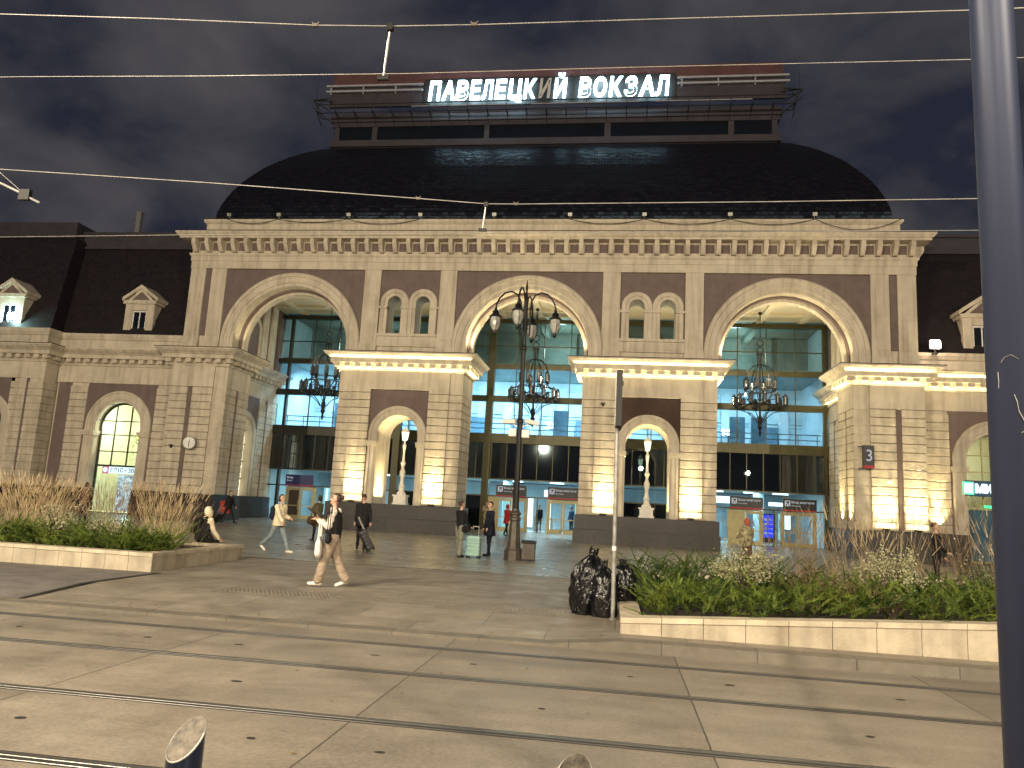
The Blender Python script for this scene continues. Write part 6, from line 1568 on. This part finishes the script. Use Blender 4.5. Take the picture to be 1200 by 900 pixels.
# man with suitcase, back turned
g4, hd4, bodypt = person('man in black coat seen from behind pulling a dark suitcase', (-2.92, 24.75, 0), R(20), 1.76, legs=((16, 4), (-14, 14)), arms=((6, 10, 8), (-16, 10, 14)), head=(0, 0), mats=dict(top='c_black', pants='c_black'), sleeve=1.2, bulk=1.15, hair='short', hairm='hair_brown', voxel=.013, coat=(.72, 'c_black'))
def suitcase(label, loc, rz, tilt, m, w=.44, d=.27, h=.62, ribs=True, handle=.34):
    T = thing('suitcase', label, 'suitcase', loc, rz); T.rotation_euler = (R(tilt), 0, rz)
    b = MB(); n = 24; vs = []; fs = []; lev = 40
    for i in range(lev + 1):
        t = i / lev; z = .07 + h * t
        edge = min(1, min(t, 1 - t) / .06); q = .90 + .10 * math.sqrt(edge)
        rib = (.018 * (1 if math.sin(t * PI * 2 * 5.5) > .1 else 0)) if ribs and .08 < t < .92 else 0
        for j in range(n):
            a = 2 * PI * j / n + PI / n; c, s = math.cos(a), math.sin(a); e = .28
            vs.append(((w / 2 * q) * math.copysign(abs(c) ** e, c) - rib * .3 * c, (d / 2 * q - rib) * math.copysign(abs(s) ** e, s), z))
    for i in range(lev):
        for j in range(n):
            a = i * n + j; q = i * n + (j + 1) % n; fs.append((a, q, q + n, a + n))
    fs.append(tuple(range(n))); fs.append(tuple(range(lev * n, (lev + 1) * n))); b.add(vs, fs)
    b.build('shell', m, T)
    hd_ = MB()
    for x in (-.10, .10): hd_.bar((x, d / 2 - .04, h + .07), (x, d / 2 - .04, h + .07 + handle), .018)
    hd_.bar((-.11, d / 2 - .04, h + .07 + handle), (.11, d / 2 - .04, h + .07 + handle), .028); hd_.build('handle', M['greysteel'], T)
    first = None
    for x in (-w / 2 + .05, w / 2 - .05):
        for y in (-d / 2 + .05, d / 2 - .05):
            wm = MB(Matrix.Rotation(R(90), 4, 'Y')); wm.lathe([(.022, -.022), (.032, -.018), (.032, .018), (.022, .022)], (0, 0, 0), 14)
            o = wm.build('wheel', M['black'], T); o.location = (x, y, .032)
            f = MB(); f.box(-.025, .025, -.03, .03, .02, .05); o2 = f.build('wheel_fork', M['black'], o)
    z = MB(); z.box(-w / 2 - .003, w / 2 + .003, -.006, .006, .12, h + .03); z.build('zip', M['black'], T)
    return T
suitcase('tilted dark grey suitcase pulled by the man in the black coat', (-2.50, 24.6, .03), R(-60), 30, mat('dark_grey_suitcase', (.03, .028, .028), .4, 0, .1, 5), .44, .26, .66, True, .42)
# far left traveller
g5, hd5, bodypt = person('dark-dressed traveller walking right in front of the left portico wall', (-15.45, 39.6, 0), RIGHT - R(10), 1.74, legs=((25, 3), (-22, 14)), arms=((18, 20, 4), (-22, 6, 8)), lean=5, head=(-4, 0), mats=dict(top='c_black', pants='c_black'), sleeve=1.2, bulk=1.12, hair='short', voxel=.015)
suitcase('tilted black suitcase behind the traveller at the left portico wall', (-16.2, 39.4, .03), R(80), 38, mat('black_suitcase', (.012, .012, .013), .45, 0, .1, 5), .42, .26, .6, False, .45)
# seated person on the planter
g6, hd6, bodypt = person('person in a cream hood with a black backpack sitting on the left planter edge', (-4.98, 18.42, -.41), R(-35), 1.68, legs=((80, 72), (78, 76)), arms=((22, 18, 6), (20, 22, 6)), lean=18, head=(-22, 0), mats=dict(top='c_cream', sleeve='c_cream', pants='c_black', hips='c_black'), sleeve=1.25, bulk=1.08, voxel=.011, hood='c_cream', sit=True, vest='c_black', collar='c_cream')
backpack('black backpack on the seated person', bodypt(0, -.20, .26), R(-35), M['c_black'], .30, .16, .44)
# the pair with the mint suitcase
person('woman in dark jacket and grey-green trousers standing with her back half turned', (.42, 24.55, 0), R(-40), 1.70, legs=((4, 0), (-3, 2)), arms=((12, 40, 6), (14, 36, 6)), head=(0, -20), mats=dict(top='c_black', pants='c_green', hips='c_black'), pants=1.35, sleeve=1.25, bulk=1.1, hair='bun', hairm='hair_brown', voxel=.012, fem=True)
bagmesh('waist_bag', 'black bag at the hip of the woman in grey-green trousers', 'bag', Vector((.62, 24.36, 1.0)), R(-40), .30, .12, .22, M['c_black'], .4)
suitcase('mint green ribbed suitcase with its handle up between the standing pair', (.90, 24.52, 0), R(-14), 0, mat('mint_suitcase', (.30, .47, .42), .32, .1, .05, 4), .46, .27, .62, True, .30)
person('man in long navy coat facing left beside the mint suitcase', (1.12, 26.1, 0), LEFT + R(35), 1.74, legs=((4, 0), (-3, 2)), arms=((10, 20, 5), (8, 12, 6)), head=(0, 8), mats=dict(top='c_navy', pants='c_navy'), sleeve=1.2, bulk=1.12, hair='short', voxel=.012, coat=(.62, 'c_navy'))
# soldier, woman in red, people at the doors
person('soldier in camouflage with a cap standing by the centre doors', (-2.6, 47.3, FL), TOWARD, 1.80, legs=((2, 0), (-2, 0)), arms=((22, 80, 8), (20, 84, 8)), head=(-6, 0), mats=dict(top='camo', pants='camo', hips='camo'), sleeve=1.2, bulk=1.12, pants=1.15, hair='short', voxel=.015, cap='c_olive')
person('woman in a dark red coat walking towards the centre doors', (-.75, 43.4, .07), R(-30), 1.70, legs=((14, 2), (-16, 14)), arms=((14, 30, 6), (-6, 14, 6)), head=(0, 0), mats=dict(top='c_red', pants='c_black', hips='c_red'), sleeve=1.15, bulk=1.05, hair=None, voxel=.014, fem=True, coat=(.66, 'c_red'), hood='c_red')
bagmesh('handbag', 'small beige bag carried by the woman in the red coat', 'bag', Vector((-.52, 43.2, .92)), R(60), .26, .1, .2, M['c_cream'], .16)
person('person in a dark blue jacket standing behind the centre door glass', (.25, 51.6, FL), TOWARD, 1.72, mats=dict(top='c_navy', pants='c_navy'), arms=((8, 12, 5), (8, 12, 5)), voxel=.018, hair='short', bulk=1.1)
person('person in a blue jacket inside the hall at the right centre door', (2.35, 52.4, FL), R(140), 1.74, mats=dict(top='c_blue', pants='c_navy'), arms=((10, 30, 5), (8, 12, 5)), voxel=.018, hair='short', bulk=1.1)
person('person in a black coat standing below the bright right pavilion', (13.87, 22.3, 0), RIGHT - R(20), 1.78, mats=dict(top='c_black', pants='c_black'), arms=((12, 50, 5), (10, 20, 5)), head=(-8, 0), voxel=.013, hair='short', hairm='hair_brown', bulk=1.12, sleeve=1.2)
person('person in a brown patterned jacket and orange-red hood behind the right planter', (9.72, 27, 0), R(15), 1.64, mats=dict(top='camo', pants='c_russet', hips='camo'), arms=((20, 60, 14), (18, 60, 14)), voxel=.014, hood='c_orange', bulk=1.2, sleeve=1.3, hair=None)
person('dark-haired person in a russet jacket behind the left planter grasses', (-18.0, 31.5, 0), R(35), 1.70, mats=dict(top='c_russet', pants='c_black'), arms=((12, 30, 6), (10, 22, 6)), voxel=.016, hair='bob', bulk=1.1)
# ================================================================== LIGHTS
WARM = (1.0, .85, .62); SODIUM = (1.0, .76, .46)
# high unseen lamps added across the square to light the facade evenly
for i, (x, y, z, e) in enumerate(((-30, -30, 17, 26000), (4, -34, 18, 20000), (38, -28, 17, 22000))):
    lamp('POINT', 'facade_fill_lamp', (x, y, z), e * KF, WARM, .5)
lamp('SPOT', 'street_lantern', (-4.3, 1.2, 9.5), 3400 * KS, WARM, .22, (-1.5, 12, 0), 150, .7)
lamp('SPOT', 'street_lantern', (13, -3, 9.5), 1900 * KS, WARM, .25, (9, 10, 0), 150, .7)
# facade uplights standing on the plinths
def up(x, y, z, tx, ty, tz, e, spot=58, col=(1.0, .80, .40), size=.04): lamp('SPOT', 'facade_uplight', (x, y, z), e * KU, col, size, (tx, ty, tz), spot, .8)
def wash(x, y, par):
    uplight_fix(par, x, y, 1.5); o = lamp('AREA', 'facade_uplight', (x, y - .10, 1.64), 9 * KU, (1.0, .82, .44), .95, size_y=.04); o.rotation_euler = (R(180 - 14), 0, 0)
    o = lamp('AREA', 'facade_uplight', (x, y - .12, 1.64), 30 * KU, (1.0, .82, .44), .95, size_y=.04); o.rotation_euler = (R(180 - 7), 0, 0); o.data.spread = R(42)
w0 = [o for o in B.children if o.name.startswith('pier')]
for s in (-1, 1):
    w_, cx, xi0, xi1, p0, p1 = piers[s]
    for x in ((xi0 + p0) / 2, (p1 + xi1) / 2):
        wash(x, 41.01, w_)
    for dx in (-.95, .95):
        up(cx + dx * .95, 42.3, 1.6, cx + dx * 1.2, 42.35, 4.6, 420 if dx < 0 else 260, 70)
        o = lamp('AREA', 'niche_uplight', (cx + dx * 1.02, 42.4, 1.62), (30 if dx < 0 else 16) * KU, (1.0, .84, .45), .05, None, size_y=1.6); o.rotation_euler = (0, R(180 + (8 if dx > 0 else -8)), 0); o.data.spread = R(70)
tw = towers[1]
for x in (18.7, 20.2): wash(x, 41.03, tw)
for y in (41.9, 43.4): up(16.95, y, 1.66, 17.25, y, 3.2, 200, 70); up(16.95, y, 1.66, 17.28, y, 5.2, 600, 34)
for x in (21.6, ): up(x, 41.98, 1.66, x, 42.28, 3.2, 200, 80); up(x, 41.98, 1.66, x, 42.3, 5.2, 1100, 30)
# linear lights washing the cornices of the two piers and the right pavilion
def strip(x0, x1, y, z, e, yaw=0): 
    o = lamp('AREA', 'cornice_strip', ((x0 + x1) / 2, y, z), e * KU, (1.0, .84, .42), x1 - x0, None, size_y=.05)
    o.rotation_euler = (R(180 - 18), 0, 0); return o
def crown(x0, x1, y, e):
    o = lamp('AREA', 'cornice_strip', ((x0 + x1) / 2, y, 9.525), e * KU, (1.0, .84, .42), x1 - x0, None, size_y=.03); o.rotation_euler = (R(180 - 5), 0, 0)
for s in (-1, 1):
    a, b = (3.2, 10.55) if s > 0 else (-10.55, -3.2)
    strip(a, b, 40.86, 8.93, 36); crown(a - .35, b + .35, 41.16 - .61, 22)
    for x, sd in ((a - .15, -1), (b + .15, 1)):
        o = lamp('AREA', 'cornice_strip', (x, 42.5, 8.9), 22 * KU, (1.0, .84, .42), .05, None, size_y=2.6); o.rotation_euler = (0, R(180 + 18 * sd), 0)
strip(17.2, 20.8, 40.86, 8.93, 20); strip(21.0, 25, 41.98, 8.93, 20); crown(16.8, 21.0, 41.2 - .61, 12); crown(21.7, 26, 42.3 - .61, 12)
o = lamp('AREA', 'cornice_strip', (17.05, 42.5, 8.9), 20 * KU, (1.0, .84, .42), .05, None, size_y=2.6); o.rotation_euler = (0, R(180 - 18), 0)
o = lamp('AREA', 'cornice_strip', (18.02, 47, 8.9), 28 * KU, (1.0, .84, .42), .05, None, size_y=5); o.rotation_euler = (0, R(180 - 18), 0)
# arch uplights on top of the pier cornices
for x, tx, e in ((-3.3, -1.5, 420), (3.3, 1.5, 300), (10.6, 12.2, 480), (17.2, 16.2, 90), (-10.6, -12.2, 60), (-17.3, -16, 60)):
    up(x, 42.2, 10.15, tx, 42.9, 14, e, 95, (1.0, .82, .48), .06)
# portico ceiling wash
for x, y, e in ((0, 45.0, 210), (7.5, 46, 130), (14, 45.2, 420), (-13.5, 45.5, 110)):
    lamp('POINT', 'portico_lamp', (x, y, 10.4), e * KP, (1.0, .84, .52), .15)
for x, y, e in ((-6.9, 46.5, 55), (6.9, 46.5, 55), (-14, 47, 30), (14, 46.5, 60)):
    lamp('POINT', 'portico_lamp', (x, y, 4.8), e * KP, (1.0, .86, .6), .15)
# hall interiors
CY = (.54, .84, 1.0)
for x, e in ((-14.5, 620), (-3.5, 560), (4.0, 560), (13.5, 230)):
    lamp('AREA', 'gallery_ceiling_lamp', (x, 52.6, 10.6), e * KI, CY, 4.5, (x, 54.3, 6), size_y=1.6)
for x in (-13, -5, 1.5, 12.5):
    lamp('AREA', 'hall_ceiling_lamp', (x, 54.2, 3.55), 260 * KI, (.72, .96, 1.0), 5, (x, 54.2, 0), size_y=2.5)
for x, e in ((-13, 100), (1, 120), (13, 120)): lamp('POINT', 'upper_hall_lamp', (x, 52.8, 12.6), e * KI, (.75, 1.0, .88), .3)
for x in (.55, 13.05, -15.4): lamp('POINT', 'wall_lamp_bulb', (x, 55.9, 7.9), 30 * KI, (.8, .95, 1.0), .1)
# shops in the wings
lamp('POINT', 'shop_lamp', (-24.5, 44.9, 5.6), 330 * KI, (1.0, .95, .66), .25); lamp('POINT', 'shop_lamp', (-24.4, 43.9, 1.6), 40 * KI, (.6, 1.0, .9), .2)
lamp('POINT', 'shop_lamp', (24.5, 45, 5.6), 60 * KI, (1.0, .85, .55), .25)
lamp('POINT', 'side_shop_lamp', (-19.5, 45.9, 4), 60 * KI, (1, .9, .6), .2)

# glow round the two roof-edge floodlights
lamp('POINT', 'floodlight_glow', (-32.5, 41.55, 11.9), 160, (.6, 1.0, .97), .2); lamp('POINT', 'floodlight_glow', (21.75, 41.85, 11.4), 90, (1.0, .75, .55), .2)
